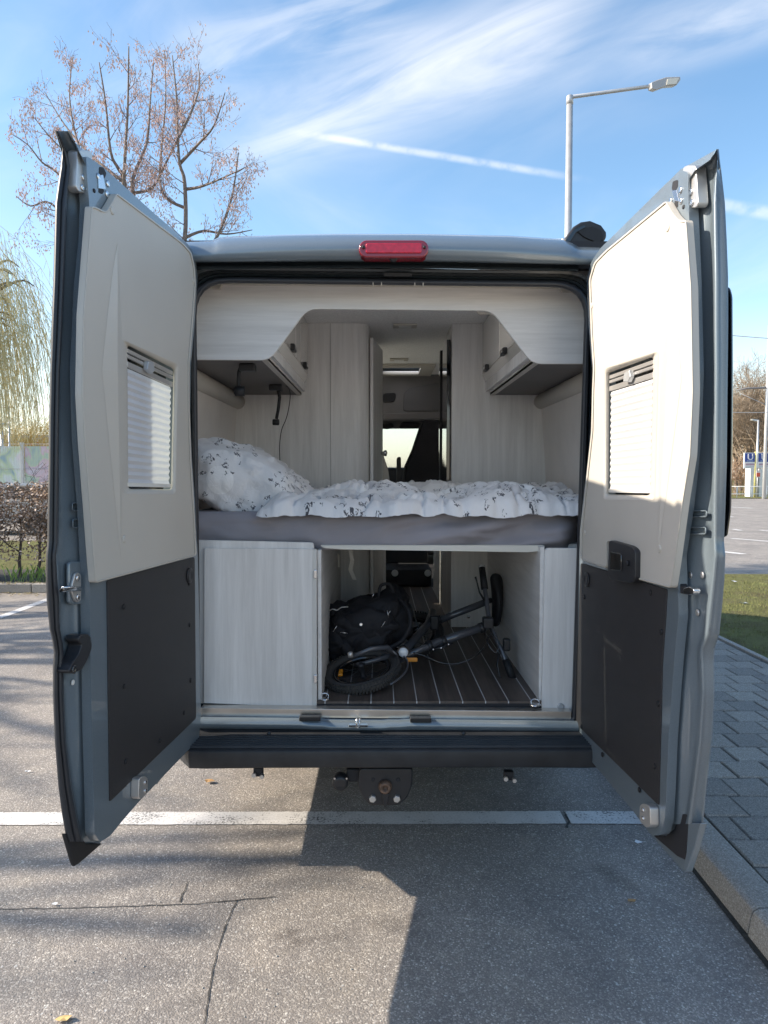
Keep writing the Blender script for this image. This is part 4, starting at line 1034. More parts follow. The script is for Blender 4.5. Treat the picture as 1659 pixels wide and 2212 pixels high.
# trim caps, board clips
def caps(D, door, pts, n_, r, m, nm, ax=1):
    for p in pts: lathe(nm, D(*p, n_), D.n, [(-.001, r), (.0015, r), (.003, r * .75), (.0032, r * .2)], m, door, 16)
caps(DL, dl, [(242, 455), (268, 1165), (420, 1150), (417, 606)], .020, .012, M_CREAM, 'trim_cap')
caps(DR, dr, [(1443, 492), (1279, 660), (1425, 1185), (1263, 1150)], .020, .012, M_CREAM, 'trim_cap')
caps(DL, dl, [(300, 1228), (340, 1212), (383, 1203), (268, 1311), (269, 1483), (272, 1645), (409, 1260), (410, 1350), (412, 1470), (398, 1540), (346, 1600), (308, 1688)], .005, .009, M_RUB, 'board_clip')
caps(DR, dr, [(1405, 1280), (1428, 1365), (1421, 1520), (1414, 1655), (1381, 1706), (1301, 1630), (1256, 1570), (1262, 1290)], .005, .009, M_RUB, 'board_clip')
for D, d_, p in ((DL, dl, (409, 1243)), (DR, dr, (1268, 1252))):
    lathe('plug', D(*p, .005), D.n, [(0, .030), (.004, .030), (.008, .022), (.004, .014), (.004, .001)], M_BPL, d_, 24)
# frame screws on right edge
caps(DR, dr, [(1492, 1242), (1517, 1242), (1507, 1323)], -.040, .010, M_ALU, 'rivet')
caps(DL, dl, [(157, 1474)], -.040, .008, M_WHITEW, 'rivet')
# pressed recesses on the edges
for D, d_, qs in ((DL, dl, [(152, 1085, 193, 1104), (153, 1120, 194, 1141)]), (DR, dr, [(1484, 1102, 1534, 1118), (1481, 1138, 1532, 1155)])):
    for x0, y0, x1, y1 in qs:
        xa, xb = x0 + 3, x1 - 6
        lp = rrect(xa, y0, xb, y1, 5, 3)
        MB().loft([D.L(lp, -.030), D.L(inset(lp, 1.5), -.026), D.L(inset(lp, 3), -.030), D.L(inset(lp, 5.5), -.040)], closed=True).make('pressed_recess', M_PAINT, d_, smooth=True)
# striker on left door
prism('striker_pocket', DL.L(rrect(150, 1212, 192, 1306, 9), -.026), DL.n * -.012, M_PAINT, dl, .006)
sk = prism('striker_bracket', DL.L(smooth_poly([(163, 1238), (170, 1236), (176, 1242), (176, 1296), (170, 1302), (163, 1298), (156, 1280), (156, 1262)], 5), -.018), DL.n * -.008, M_ALU, dl, .003)
tube('striker_bar', [DL(172, 1272, -.010), DL(158, 1272, .010), DL(134, 1273, .010), DL(134, 1275, -.01)], .007, M_STEEL, dl, 10)
caps(DL, dl, [(168, 1249), (169, 1290)], -.016, .009, M_STEEL, 'screw')
# pull handle on left door
hp = [(148, 1452), (155, 1436), (170, 1414), (178, 1392), (170, 1385), (172, 1372), (188, 1368), (200, 1378), (199, 1402), (190, 1425), (178, 1446), (160, 1456)]
ph = prism('pull_handle', DL.L(smooth_poly(hp, 5, 3), .0), DL.n * -.04, M_BPL, dl, .008)
lathe('handle_bolt', DL(160, 1446, .001), DL.n, [(-.002, .012), (.002, .012), (.003, .008), (-.003, .006)], M_GLOSSB, dl, 16)
# handle box on right door
hb_ = prism('handle_box', DR.L(smooth_poly([(1314, 1166), (1362, 1180), (1372, 1190), (1371, 1250), (1364, 1261), (1318, 1252), (1312, 1244)], 7, 4), .038), DR.n * -.035, M_BPL, dr, .006)
prism('release_lever', DR.L(smooth_poly([(1318, 1190), (1341, 1197), (1341, 1234), (1318, 1231)], 3), .043), DR.n * -.006, M_GLOSSB, dr, .003)
lathe('lever_knob', DR(1357, 1217, .039), DR.n, [(0, .009), (.006, .009), (.008, .005)], M_RUB, dr, 14)
# door latch right
prism('latch_case', DR.L([(1458, 1254), (1468, 1257), (1470, 1264), (1484, 1268), (1484, 1284), (1462, 1280), (1457, 1276)], -.006), DR.n * -.02, M_CABD, dr, .002)
prism('latch_fork', DR.L(smooth_poly([(1474, 1271), (1488, 1266), (1499, 1273), (1498, 1283), (1486, 1286), (1474, 1284)], 4), -.002), DR.n * -.02, M_STEEL, dr, .003)
lathe('latch_pin', DR(1463, 1260, -.001), DR.n, [(0, .008), (.006, .008), (.007, .004)], M_STEEL, dr, 12)
# hinges / guide brackets
def bracket(D, d_, pts, n_, th, bolts, m=M_ALU, r=.009):
    b = prism('guide_bracket', D.L(smooth_poly(pts, 6, 4), n_), D.n * -th, m, d_, .003)
    for p in bolts: lathe('bolt', D(*p, n_), D.n, [(0, r), (.003, r), (.005, r * .7), (.002, r * .35)], M_STEEL, d_, 16)
bracket(DL, dl, [(168, 325), (178, 322), (198, 326), (201, 338), (195, 352), (193, 412), (188, 418), (170, 414), (165, 404)], -.012, .03, [(179, 383), (177, 405)])
bracket(DR, dr, [(1475, 362), (1482, 357), (1500, 357), (1503, 362), (1508, 440), (1502, 450), (1490, 448), (1485, 440), (1482, 400), (1474, 374)], -.008, .03, [(1494, 415), (1496, 438)])
bracket(DL, dl, [(301, 1682), (306, 1678), (316, 1677), (320, 1682), (320, 1712), (304, 1727), (300, 1722)], .028, .028, [(313, 1690), (313, 1708)], r=.007)
bracket(DR, dr, [(1381, 1742), (1385, 1736), (1396, 1736), (1404, 1744), (1405, 1784), (1396, 1789), (1381, 1774)], .028, .028, [(1390, 1750), (1390, 1768)], r=.007)
# upper latches
for D, d_, holes, bolts, sml in ((DL, dl, [[(215, 360), (224, 362), (230, 375), (226, 386), (218, 385), (214, 375)], [(214, 405), (226, 410), (222, 420), (213, 416)]], [(213, 382), (233, 397), (231, 419)], (203, 412)),
                                 (DR, dr, [[(1453, 392), (1464, 388), (1464, 402), (1456, 418), (1451, 408)], [(1457, 432), (1464, 432), (1464, 448), (1458, 448)]], [(1470, 411), (1449, 434), (1471, 434)], (1477, 447))):
    for h in holes: prism('latch_hole', D.L(smooth_poly(h, 3, 2), .001), D.n * -.004, M_CABD, d_)
    pts = [(holes[0][0][0] - 2, holes[0][-1][1] + 4), (holes[0][0][0] + 8, holes[0][-1][1] + 2), (holes[1][1][0] + 3, holes[1][0][1] + 4), (holes[1][0][0], holes[1][0][1] + 2)]
    prism('latch_plate', D.L(pts, .004), D.n * -.004, M_STEEL, d_, .001)
    caps(D, d_, bolts, .001, .010, M_STEEL, 'latch_bolt'); caps(D, d_, [sml], .0, .006, M_CABD, 'small_hole')
tint = thin_glass('tinted_glass', (.72, .74, .74))
# outside window glass on the right door (its edge shows past the door)
prism('outer_window', DR.L(smooth_poly([(1573, 618), (1579, 640), (1580, 800), (1579, 950), (1576, 1100), (1568, 1158), (1556, 1163), (1300, 1130), (1300, 700)], 8), -.078), DR.n * -.006, M_GLOSSB, dr, .006)
prism('outer_window', DL.L(smooth_poly([(118, 640), (116, 1000), (120, 1150), (392, 1120), (392, 720)], 8), -.084), DL.n * -.006, tint, dl, .004)
# hinges between body and doors
for D, d_, pxs in ((DL, dl, ((424, 760), (430, 1450))), (DR, dr, ((1272, 770), (1242, 1455)))):
    for (px, py) in pxs:
        c = PY(px, py, 2.90); box('door_hinge', c.x - .02, c.x + .02, 2.85, 2.95, c.z - .05, c.z + .05, M_PAINT, d_, .008) if False else None

# ================================================================== BED
ZM = PY(700, 1108, 3.07).z
def mattress():
    rows = []; nx = 150; x0 = PY(400, 1150, 3.08).x; x1 = PY(1262, 1150, 3.08).x
    for i in range(nx + 1):
        u = i / nx; x = x0 + (x1 - x0) * u; row = []
        zb = PY(900, 1188, 3.07).z
        if u > .88: zb -= .0 + .0 * u
        if u < .32: zb += .022 * (1 - u / .32) ** .5 * 1.0
        for j in range(15):
            v = j / 14                      # 0 bottom -> 1 top edge
            z = zb + (ZM - .004 * math.sin(u * 3) - zb) * v
            bul = .030 * math.sin(math.pi * min(1, v * .9 + .12)) ** .6
            wr = 0
            # long drag folds running up to the right
            ph = (u - .62) * 9 - (v - .5) * 2.6 * (1 - (u - .62))
            if u > .38: wr += .027 * math.sin(ph * 2.6 + fbm(u * 4, v * 2) * 2.0) * min(1, (u - .38) * 3) * math.sin(math.pi * v) ** .7
            wr += .012 * fbm(u * 9, v * 2.6, 2)
            if u < .3: wr -= .014 * math.exp(-((u - .19) / .03) ** 2 - ((v - .62) / .12) ** 2)
            if u > .93: bul -= .12 * ((u - .93) / .07) ** 2
            row.append(Vector((x, 3.07 - bul - wr + .03, z)))
        row.append(Vector((x, 3.13, ZM + .002))); row.append(Vector((x, 4.47, ZM + .002)))
        row.append(Vector((x, 4.47, zb + .012))); row.append(Vector((x, 3.11, zb + .012)))
        rows.append(row)
    mb = MB().loft(rows, closed=True, caps=True)
    tag(mb.make('mattress', M_SHEET, smooth=True), 'mattress in a wrinkled grey fitted sheet across the back of the van', 'mattress')
mattress()
def uvmesh(name, nu, nv, fn, m, label, cat, uvs=(1, 1), uvo=(0, 0), planar=False):
    verts = []; faces = []
    for i in range(nu + 1):
        for j in range(nv + 1): verts.append(fn(i / nu, j / nv))
    for i in range(nu):
        for j in range(nv): a = i * (nv + 1) + j; faces.append((a, a + nv + 1, a + nv + 2, a + 1))
    me = bpy.data.meshes.new(name); me.from_pydata([tuple(v) for v in verts], [], faces)
    uvl = me.uv_layers.new(name='UVMap')
    for p in me.polygons:
        for li in p.loop_indices:
            vi = me.loops[li].vertex_index; i, j = divmod(vi, nv + 1); uvl.data[li].uv = (i / nu * uvs[0] + uvo[0], j / nv * uvs[1] + uvo[1])
    if planar:
        for l in me.loops:
            co = me.vertices[l.vertex_index].co; uvl.data[l.index].uv = (co.x * uvs[0] + co.y * .5, co.z * uvs[1] + co.y * .6)
    o = link(name, me, m, None, smooth=True); return tag(o, label, cat)
def duvet(u, v):
    x = -.53 + 1.55 * u; y = 3.055 + 1.33 * v
    lump = .5 + .5 * math.sin(u * 15 + 2.2 * fbm(u * 2, v * 2, 3)) * math.cos(v * 5 + u * 3)
    h = .035 + .055 * lump + .040 * fbm(u * 4.5, v * 4, 1) + .026 * abs(fbm(u * 9, v * 7, 4)) + .03 * v
    h += .012 * (1 - 2 * abs(fbm(u * 16, v * 9, 11, 4))) - .008; crease = abs(fbm(u * 7 + 3, v * 5, 9, 3)); h -= .035 * math.exp(-(crease / .07) ** 2)
    ef = min(1, v / .10); eu = min(1, u / .06) * min(1, (1 - u) / .02 if u < 1 else 0)
    h = max(.012, h) * (ef ** .33) * (eu ** .5)
    y += .05 * fbm(u * 7, 0, 2) * (1 - v) ** 2 - .012 - .01 * math.sin(min(1, v / .12) * math.pi) * lump
    if v < .035:
        k = 1 - v / .035; y -= .028 * k ** .6; h -= k * k * (.008 + .018 * (.5 + fbm(u * 11, 3, 6)))
    return Vector((x, y, ZM + .006 + h))
uvmesh('duvet', 260, 90, duvet, M_DUVET, 'rumpled white duvet printed with grey flower sprigs spread on the grey mattress', 'duvet', (1.65, 1.5))
def pillow(u, v):
    th = u * 2 * math.pi; ph = (v - .5) * math.pi
    cu, su = math.cos(th), math.sin(th); e = .55
    sg = lambda a, p: math.copysign(abs(a) ** p, a)
    x = sg(cu, .6) * math.cos(ph) ** e; z = sg(su, .6) * math.cos(ph) ** e; y = math.sin(ph)
    p = Vector((y * .33, x * .34, z * .165 * (1 - .35 * y * y)))
    wr = .034 * fbm(p.x * 6, p.y * 6, p.z * 6) + .022 * abs(fbm(p.x * 15, p.y * 12, p.z * 15 + 3))
    p += p.normalized() * wr
    p = Matrix.Rotation(R(22), 3, 'Y') @ p
    return p + Vector((-.66, 3.50, ZM + .125))
uvmesh('pillow', 96, 60, pillow, M_DUVET, 'plump floral pillow propped at the left end of the bed', 'pillow', (1.35, 1.35), planar=True)

# ================================================================== BIKE AND BAG
bike = empty('folding_bicycle', (.25, 3.5, ZF), 'black folding bicycle lying on its side on the plank floor under the bed', 'bicycle')
def wheel(c, nrm, r, refl):
    nrm = Vector(nrm).normalized(); u = nrm.orthogonal().normalized(); v = nrm.cross(u)
    ring = lambda rr, k, off=0: [c + nrm * off + (u * math.cos(2 * math.pi * i / k) + v * math.sin(2 * math.pi * i / k)) * rr for i in range(k)]
    mb = MB(); rows = []; K = 72
    for i in range(K + 1):
        a = 2 * math.pi * i / K; rad = u * math.cos(a) + v * math.sin(a)
        rows.append([c + rad * (r - .021 + .021 * math.cos(2 * math.pi * j / 12)) + nrm * (.021 * math.sin(2 * math.pi * j / 12)) for j in range(12)])
    mb.loft(rows, closed=True)
    for i in range(K):          # tread blocks
        a = 2 * math.pi * (i + .5) / K; rad = u * math.cos(a) + v * math.sin(a); tg = -u * math.sin(a) + v * math.cos(a)
        for off in (-.016, 0, .016):
            cc = c + rad * (r - .003 - abs(off) * .35) + nrm * off + tg * (.004 if off == 0 else -.002)
            q = [cc + tg * .005 + nrm * .007, cc - tg * .003 + nrm * .007, cc - tg * .006 - nrm * .007, cc + tg * .003 - nrm * .007]
            mb.prism(q, rad * .007)
    wh = mb.make('wheel', M_TYRE, bike, smooth=False)
    rows = [ring(rr, 48, o) for rr, o in ((r - .048, -.009), (r - .046, .009), (r - .060, .010), (r - .062, -.010))]
    rr_ = MB(); rr_.loft([[row[i] for row in rows] for i in list(range(48)) + [0]], closed=True); rr_.make('rim', M_GLOSSB, wh, smooth=True)
    sp_ = MB()
    for i in range(14):
        a = 2 * math.pi * i / 14; b = a + (.5 if i % 2 else -.5)
        sp_.tube([c + nrm * (.02 if i % 2 else -.02) + (u * math.cos(b) + v * math.sin(b)) * .02, c + (u * math.cos(a) + v * math.sin(a)) * (r - .058)], .0012, 4)
    sp_.make('spokes', M_BPL, wh); lathe('hub', c - nrm * .04, nrm, [(0, .008), (.01, .02), (.02, .012), (.06, .012), (.07, .02), (.08, .008)], M_BPL, wh, 16)
    if refl:
        p = c + (c * 0) + u * 0
        for a in refl:
            q = c + (u * math.cos(a) + v * math.sin(a)) * (r * .55); rad = (u * math.cos(a) + v * math.sin(a)); tg = nrm.cross(rad)
            MB().prism([q + tg * .028 + rad * .010, q - tg * .028 + rad * .010, q - tg * .024 - rad * .010, q + tg * .024 - rad * .010], nrm * .012).make('reflector', M_ORANGE, wh, bevel=.003)
    return wh
c1_ = PY(782, 1449, 3.25)
nrm1 = Vector((-.17, -.205, .96)).normalized()
refa = None
u_ = nrm1.orthogonal().normalized(); v_ = nrm1.cross(u_)
dref = (PY(738, 1445, 3.25) - c1_); ang = math.atan2(dref.dot(v_), dref.dot(u_))
wheel(c1_, nrm1, .180, [ang])
c2_ = PY(884, 1370, 3.95); wheel(c2_, (-.12, -.42, .88), .190, None)
ax = PY(757, 1418, 3.33)
def btube(nm, pts, r, m=M_GLOSSB, n=12): return tube(nm, pts, r, m, bike, n)
M_BF = mat('satin_black_alloy', (.075, .078, .09), .28, coat=.8)
head = PY(862, 1425, 3.36)
btube('fork', [PY(757, 1420, 3.16), PY(800, 1402, 3.16), PY(835, 1398, 3.22), head], [.008, .011, .013, .015], M_BF)
btube('fork', [PY(770, 1436, 3.26), PY(812, 1426, 3.28), PY(842, 1416, 3.32), head], [.008, .011, .013, .015], M_BF)
lathe('axle_nut', PY(758, 1419, 3.15), nrm1, [(0, .012), (.02, .012), (.024, .006)], M_ALU, bike, 10)
hb1 = PY(1058, 1351, 3.5); tel = PY(905, 1404, 3.4)
btube('head_tube', [head - Vector((.03, 0, .01)), head + (tel - head) * .4], .021, M_BF)
btube('telescopic_stem', [head, tel, PY(960, 1385, 3.43)], .016, M_BF, 14)
btube('telescopic_stem', [PY(930, 1394, 3.42), PY(1050, 1352, 3.49)], .021, M_BF, 14)
for (px, py, Y) in ((928, 1395, 3.42), (958, 1385, 3.435), (1040, 1356, 3.485)):
    c = PY(px, py, Y); t = (hb1 - head).normalized(); lathe('clamp_collar', c - t * .012, t, [(0, .022), (.002, .026), (.022, .026), (.024, .022)], M_BPL, bike, 18)
btube('clamp_lever', [PY(930, 1404, 3.40), PY(950, 1400, 3.38), PY(978, 1389, 3.40)], [.006, .008, .004], M_BPL)
for (px, py) in ((936, 1403), (953, 1400), (969, 1392)): lathe('rivet', PY(px, py, 3.375), (0, -1, 0), [(0, .005), (.003, .005), (.004, .002)], M_STEEL, bike, 10)
hbT = PY(1041, 1226, 3.68); hbB = PY(1108, 1468, 3.36)
btube('handlebar', [hbT, PY(1050, 1290, 3.60), hb1, PY(1086, 1410, 3.42), hbB], .012, M_BF)
d_ = (hbT - hb1).normalized()
btube('grip', [hbT, PY(1047, 1272, 3.62)], [.017, .019], M_RUB); btube('grip', [PY(1092, 1425, 3.40), hbB], [.018, .019], M_RUB)
lathe('grip_end', hbT, d_, [(-.002, .018), (.008, .019), (.012, .010)], M_GALV, bike, 14)
btube('brake_lever', [PY(1046, 1296, 3.58), PY(1036, 1280, 3.57), PY(1030, 1256, 3.58), PY(1027, 1246, 3.58)], [.006, .005, .004, .006], M_BPL, 8)
btube('brake_lever', [PY(1078, 1412, 3.40), PY(1074, 1436, 3.38), PY(1079, 1458, 3.36), PY(1084, 1472, 3.35)], [.006, .005, .004, .006], M_BPL, 8)
box('shifter', *(lambda c: (c.x - .012, c.x + .022, c.y - .02, c.y + .02, c.z - .03, c.z + .03))(PY(1092, 1392, 3.42)), M_BPL, bike, .008)
bx_ = PY(1052, 1345, 3.48)
box('stem_clamp', bx_.x - .022, bx_.x + .03, bx_.y - .025, bx_.y + .025, bx_.z - .028, bx_.z + .028, M_BPL, bike, .008)
# seat post + saddle (lying behind)
sp0 = PY(862, 1374, 3.9); sp1 = PY(1046, 1302, 3.87)
btube('frame_tube', [PY(870, 1410, 3.45), PY(905, 1370, 3.7), PY(925, 1348, 3.88), PY(935, 1320, 3.95)], .022, M_BF)
btube('seat_tube', [sp0, PY(935, 1345, 3.89)], .017, M_GLOSSB); btube('seat_post', [PY(925, 1349, 3.89), sp1], .019, M_BF)
for (px, py) in ((886, 1365), (910, 1356), (938, 1343), (950, 1338)):
    c = PY(px, py, 3.89); t = (sp1 - sp0).normalized(); lathe('tube_collar', c - t * .01, t, [(0, .018), (.002, .024), (.018, .024), (.02, .018)], M_BPL, bike, 16)
box('seat_clamp', *(lambda c: (c.x - .02, c.x + .03, c.y - .03, c.y + .02, c.z - .045, c.z + .035))(PY(936, 1342, 3.88)), M_BPL, bike, .01)
sc_ = PY(1070, 1292, 3.88); rows = []
for i in range(13):
    t = i / 12; zz = .15 - .30 * t; wd = .028 + .05 * max(0, math.sin(math.pi * min(1, (1 - t) * 1.15))) ** .8 ; th = .024 + .014 * (1 - t)
    if i in (0, 12): wd *= .4; th *= .4
    rows.append([sc_ + Vector((.012 * math.sin(t * 3) + th * math.cos(a), wd * math.sin(a), zz - .01)) for a in [k * math.pi / 6 for k in range(12)]])
MB().loft(rows, closed=True, caps=True).make('saddle', M_RUB, bike, smooth=True, subs=1)
btube('saddle_clamp', [sp1, PY(1062, 1296, 3.88)], .014, M_BPL)
# front lamp & reflector, cables
lc = PY(872, 1419, 3.33); fl = lathe('front_lamp', lc + Vector((0, .05, .02)), (-.05, -1, .05), [(0, .014), (.01, .026), (.045, .030), (.055, .028)], M_GLOSSB, bike, 24)
lathe('lamp_lens', lc + Vector((-.002, -.005, .022)), (-.05, -1, .05), [(-.002, .024), (.004, .022), (.008, .014), (.009, .002)], M_LENS, bike, 24)
c = PY(890, 1425, 3.34); MB().box(c.x - .026, c.x + .026, c.y - .005, c.y + .008, c.z - .010, c.z + .010).make('amber_reflector', M_ORANGE, bike, bevel=.003)
box('brake_caliper', *(lambda c: (c.x - .02, c.x + .02, c.y - .02, c.y + .02, c.z - .02, c.z + .02))(PY(847, 1417, 3.36)), M_ALU, bike, .008)
def cat(pts, k=6):
    outp = []
    for i in range(len(pts) - 1):
        p0 = pts[max(0, i - 1)]; p1 = pts[i]; p2 = pts[i + 1]; p3 = pts[min(len(pts) - 1, i + 2)]
        for j in range(k):
            t = j / k; outp.append(.5 * ((2 * p1) + (p2 - p0) * t + (2 * p0 - 5 * p1 + 4 * p2 - p3) * t * t + (3 * p1 - p0 - 3 * p2 + p3) * t ** 3))
    outp.append(pts[-1]); return outp
btube('brake_cable', cat([PY(*p) for p in ((893, 1410, 3.36), (920, 1418, 3.34), (950, 1431, 3.33), (985, 1434, 3.33), (1020, 1422, 3.34), (1045, 1400, 3.38), (1058, 1370, 3.46))]), .0032, M_GLOSSB, 8)
for seg in (((918, 1418, 3.34), (935, 1425, 3.335)), ((1026, 1418, 3.345), (1044, 1400, 3.38))):
    a, b = PY(*seg[0]), PY(*seg[1]); t = (b - a).normalized(); u = t.orthogonal().normalized(); v = t.cross(u)
    MB().tube([a + (b - a) * (i / 60) + (u * math.cos(i * .7) + v * math.sin(i * .7)) * .006 for i in range(61)], .0018, 4).make('cable_coil', M_BPL, bike, smooth=True)
btube('gear_cable', cat([PY(*p) for p in ((1056, 1352, 3.47), (1066, 1372, 3.43), (1078, 1392, 3.40), (1070, 1410, 3.39), (1052, 1385, 3.42), (1046, 1340, 3.50))]), .003, M_GLOSSB, 6)
btube('gear_cable', cat([PY(*p) for p in ((865, 1300, 3.9), (882, 1302, 3.88), (892, 1318, 3.87), (900, 1345, 3.86), (915, 1372, 3.84), (920, 1382, 3.82))]), .003, M_GLOSSB, 6)
mud = [c1_ + (u_ * math.cos(a) + v_ * math.sin(a)) * .215 for a in [ang + math.pi - .9 + i * .12 for i in range(16)]]
btube('mudguard_stay', mud, .005, M_BF, 6)

def bag():
    root = empty('backpack', (-.05, 3.6, ZF), 'black nylon backpack slumped over the bicycle under the bed', 'backpack')
    cen = PY(788, 1350, 3.56)
    def body(u, v):
        th = u * 2 * math.pi; ph = (v - .5) * math.pi; sg = lambda a, p: math.copysign(abs(a) ** p, a)
        x = sg(math.cos(th), .75) * math.cos(ph) ** .6; z = sg(math.sin(th), .75) * math.cos(ph) ** .6; y = math.sin(ph)
        p = Vector((x * .20, y * .17, z * .145))
        p.z += .075 * x - .02 * x * x; p.x *= (1.0 + .12 * z)
        wr = .030 * fbm(p.x * 7, p.y * 7, p.z * 7, 4) + .016 * abs(fbm(p.x * 16, p.y * 16, p.z * 16, 3)) - .010 * math.exp(-(fbm(p.x * 9 + 4, p.z * 9, p.y * 5) / .08) ** 2)
        return cen + p + p.normalized() * wr
    verts = []; nu, nv = 90, 50
    for i in range(nu):
        for j in range(nv + 1): verts.append(body(i / nu, j / nv))
    faces = [((i * (nv + 1) + j), ((i + 1) % nu) * (nv + 1) + j, ((i + 1) % nu) * (nv + 1) + j + 1, i * (nv + 1) + j + 1) for i in range(nu) for j in range(nv)]
    mesh('body', verts, faces, M_BAG, root, smooth=True)
    def blob(name, c, ax, seed):
        vs = []
        for i in range(28):
            for j in range(15):
                th = i / 28 * 2 * math.pi; ph = (j / 14 - .5) * math.pi
                d = Vector((math.cos(th) * math.cos(ph), math.sin(ph), math.sin(th) * math.cos(ph)))
                p = Vector((d.x * ax[0], d.y * ax[1], d.z * ax[2])); vs.append(c + p * (1 + .30 * fbm(d.x * 2.2 + seed, d.y * 2.2, d.z * 2.2)))
        fs = [(i * 15 + j, ((i + 1) % 28) * 15 + j, ((i + 1) % 28) * 15 + j + 1, i * 15 + j + 1) for i in range(28) for j in range(14)]
        return mesh(name, vs, fs, M_BAG, root, smooth=True)
    blob('top_flap', PY(850, 1300, 3.62), (.075, .10, .085), 3); blob('side_pouch', PY(735, 1318, 3.55), (.065, .07, .045), 9)
    blob('side_panel', PY(838, 1342, 3.55), (.125, .11, .12), 21); blob('lower_section', PY(745, 1380, 3.5), (.10, .11, .10), 5); blob('front_pocket', PY(800, 1348, 3.42), (.13, .04, .075), 12)
    tube('shoulder_strap', cat([PY(*p) for p in ((862, 1292, 3.50), (882, 1318, 3.43), (886, 1350, 3.41), (868, 1384, 3.40), (840, 1400, 3.40))]), .011, M_BAG, root, 8)
    tube('carry_loop', cat([PY(*p) for p in ((818, 1292, 3.5), (822, 1266, 3.5), (842, 1262, 3.5), (850, 1280, 3.5))]), .008, M_BAG, root, 8)
    tube('piping', cat([PY(*p) for p in ((708, 1322, 3.44), (718, 1316, 3.43), (728, 1318, 3.43), (738, 1312, 3.43), (752, 1311, 3.44))]), .0028, M_ALU, root, 6)
    for pts in (((836, 1318, 3.375), (840, 1334, 3.37)), ((844, 1319, 3.375), (839, 1326, 3.37)), ((832, 1342, 3.375), (824, 1355, 3.37)), ((728, 1352, 3.38), (720, 1364, 3.38)), ((735, 1366, 3.38), (752, 1368, 3.38)), ((808, 1280, 3.46), (803, 1294, 3.46))):
        tube('zip_pull', [PY(*p) for p in pts], .0022, M_STEEL, root, 6)
    lathe('eyelet', PY(780, 1349, 3.372), (0, -1, .1), [(0, .008), (.003, .008), (.004, .005), (.001, .004)], M_STEEL, root, 16)
bag()

# ================================================================== BACKGROUND
RMIN = .0022
def branch(mb, seeds, p, d, L, r, depth, rg, up=.25, seedp=0, sides=(5, 4, 3, 3), curl=.25, kids=(4, 4, 3), spread=(30, 55), ratio=.55):
    k = max(3, int(L / .22)) if depth < 2 else 3
    pts = [p]; rad = [r]; dd = d.normalized()
    for i in range(k):
        dd = (dd + Vector((rg.gauss(0, curl), rg.gauss(0, curl), rg.gauss(0, curl * .6) + up)) * (.35)).normalized()
        p = p + dd * (L / k); pts.append(p); rad.append(max(RMIN, r * (1 - .8 * (i + 1) / k)))
    mb.tube(pts, rad, sides[min(depth, 3)], caps=False)
    if depth < len(kids):
        nk = kids[depth]
        for i in range(nk):
            t = .25 + .75 * (i + rg.random()) / nk; j = min(k - 1, int(t * k)); q = pts[j].lerp(pts[j + 1], t * k - j if t * k - j <= 1 else 1)
            tg = (pts[j + 1] - pts[j]).normalized(); a = R(rg.uniform(*spread)); o = tg.orthogonal().normalized(); o = Matrix.Rotation(rg.random() * 6.28, 3, tg) @ o
            branch(mb, seeds, q, tg * math.cos(a) + o * math.sin(a), L * ratio * rg.uniform(.7, 1.2), rad[j] * .62, depth + 1, rg, up, seedp, sides, curl, kids, spread, ratio)
    if seeds is not None and depth >= 1:
        for q in pts[1:]:
            if rg.random() < seedp:
                for _ in range(rg.randint(4, 8)): seeds.append(q + Vector((rg.gauss(0, .035), rg.gauss(0, .035), -rg.uniform(.01, .13))))
def seed_mesh(mb, seeds, rg, s0=.035, s1=.06, w=.013):
    for q in seeds:
        h = rg.uniform(s0, s1); a = rg.random() * 6.28; dx, dy = math.cos(a) * w, math.sin(a) * w; tilt = Vector((rg.gauss(0, .3), rg.gauss(0, .3), -1)) * h
        m_ = q + tilt * .5
        mb.add([q, m_ + Vector((dx, dy, 0)), q + tilt, m_ - Vector((dx, dy, 0)), m_ + Vector((-dy, dx, 0)) * .7, m_ - Vector((-dy, dx, 0)) * .7], [(0, 1, 2, 3), (0, 4, 2, 5)])

# --- seed-hung tree behind the left door
YT = 12.5
tr_ = empty('seed_hung_tree', (PY(345, 1000, YT).x, YT, 0), 'leafless tree hung with pinkish dry seeds rising behind the left van door', 'tree')
rg = random.Random(11); tmb = MB(); bmb = MB(); seeds = []
base = PY(345, 1000, YT); base.z = 0
fork = PY(345, 760, YT)
tmb.tube([base, base.lerp(fork, .5) + Vector((.04, 0, 0)), fork], [.15, .12, .10], 10)
leaders = [
 [(345, 760), (375, 620), (399, 510), (399, 388), (388, 345), (384, 289), (381, 200), (372, 110)],
 [(345, 760), (310, 560), (287, 408), (291, 364), (317, 300), (325, 199), (332, 120)],
 [(345, 760), (300, 560), (269, 386), (256, 356), (239, 319), (228, 214), (214, 125)],
 [(345, 760), (290, 580), (268, 430), (270, 330), (276, 220), (278, 90)],
 [(310, 560), (200, 440), (123, 364), (90, 341), (60, 304), (24, 280)],
 [(310, 560), (190, 520), (112, 431), (66, 436), (34, 414)],
 [(300, 560), (210, 400), (168, 300), (150, 200), (158, 110)],
 [(269, 386), (200, 330), (140, 262), (96, 190)],
 [(399, 505), (440, 490), (490, 497), (545, 488)],
 [(399, 400), (430, 395), (470, 380), (530, 352)],
 [(388, 345), (430, 300), (462, 262), (486, 190)],
 [(384, 289), (410, 240), (430, 180), (428, 130)],
 [(399, 440), (360, 420), (345, 380), (350, 300), (358, 200), (355, 100)],
 [(345, 760), (380, 640), (430, 560), (470, 500), (500, 420), (515, 320)],
 [(287, 408), (330, 395), (365, 330), (405, 250), (420, 210)],
 [(268, 430), (225, 395), (190, 360), (120, 300), (70, 240)]]
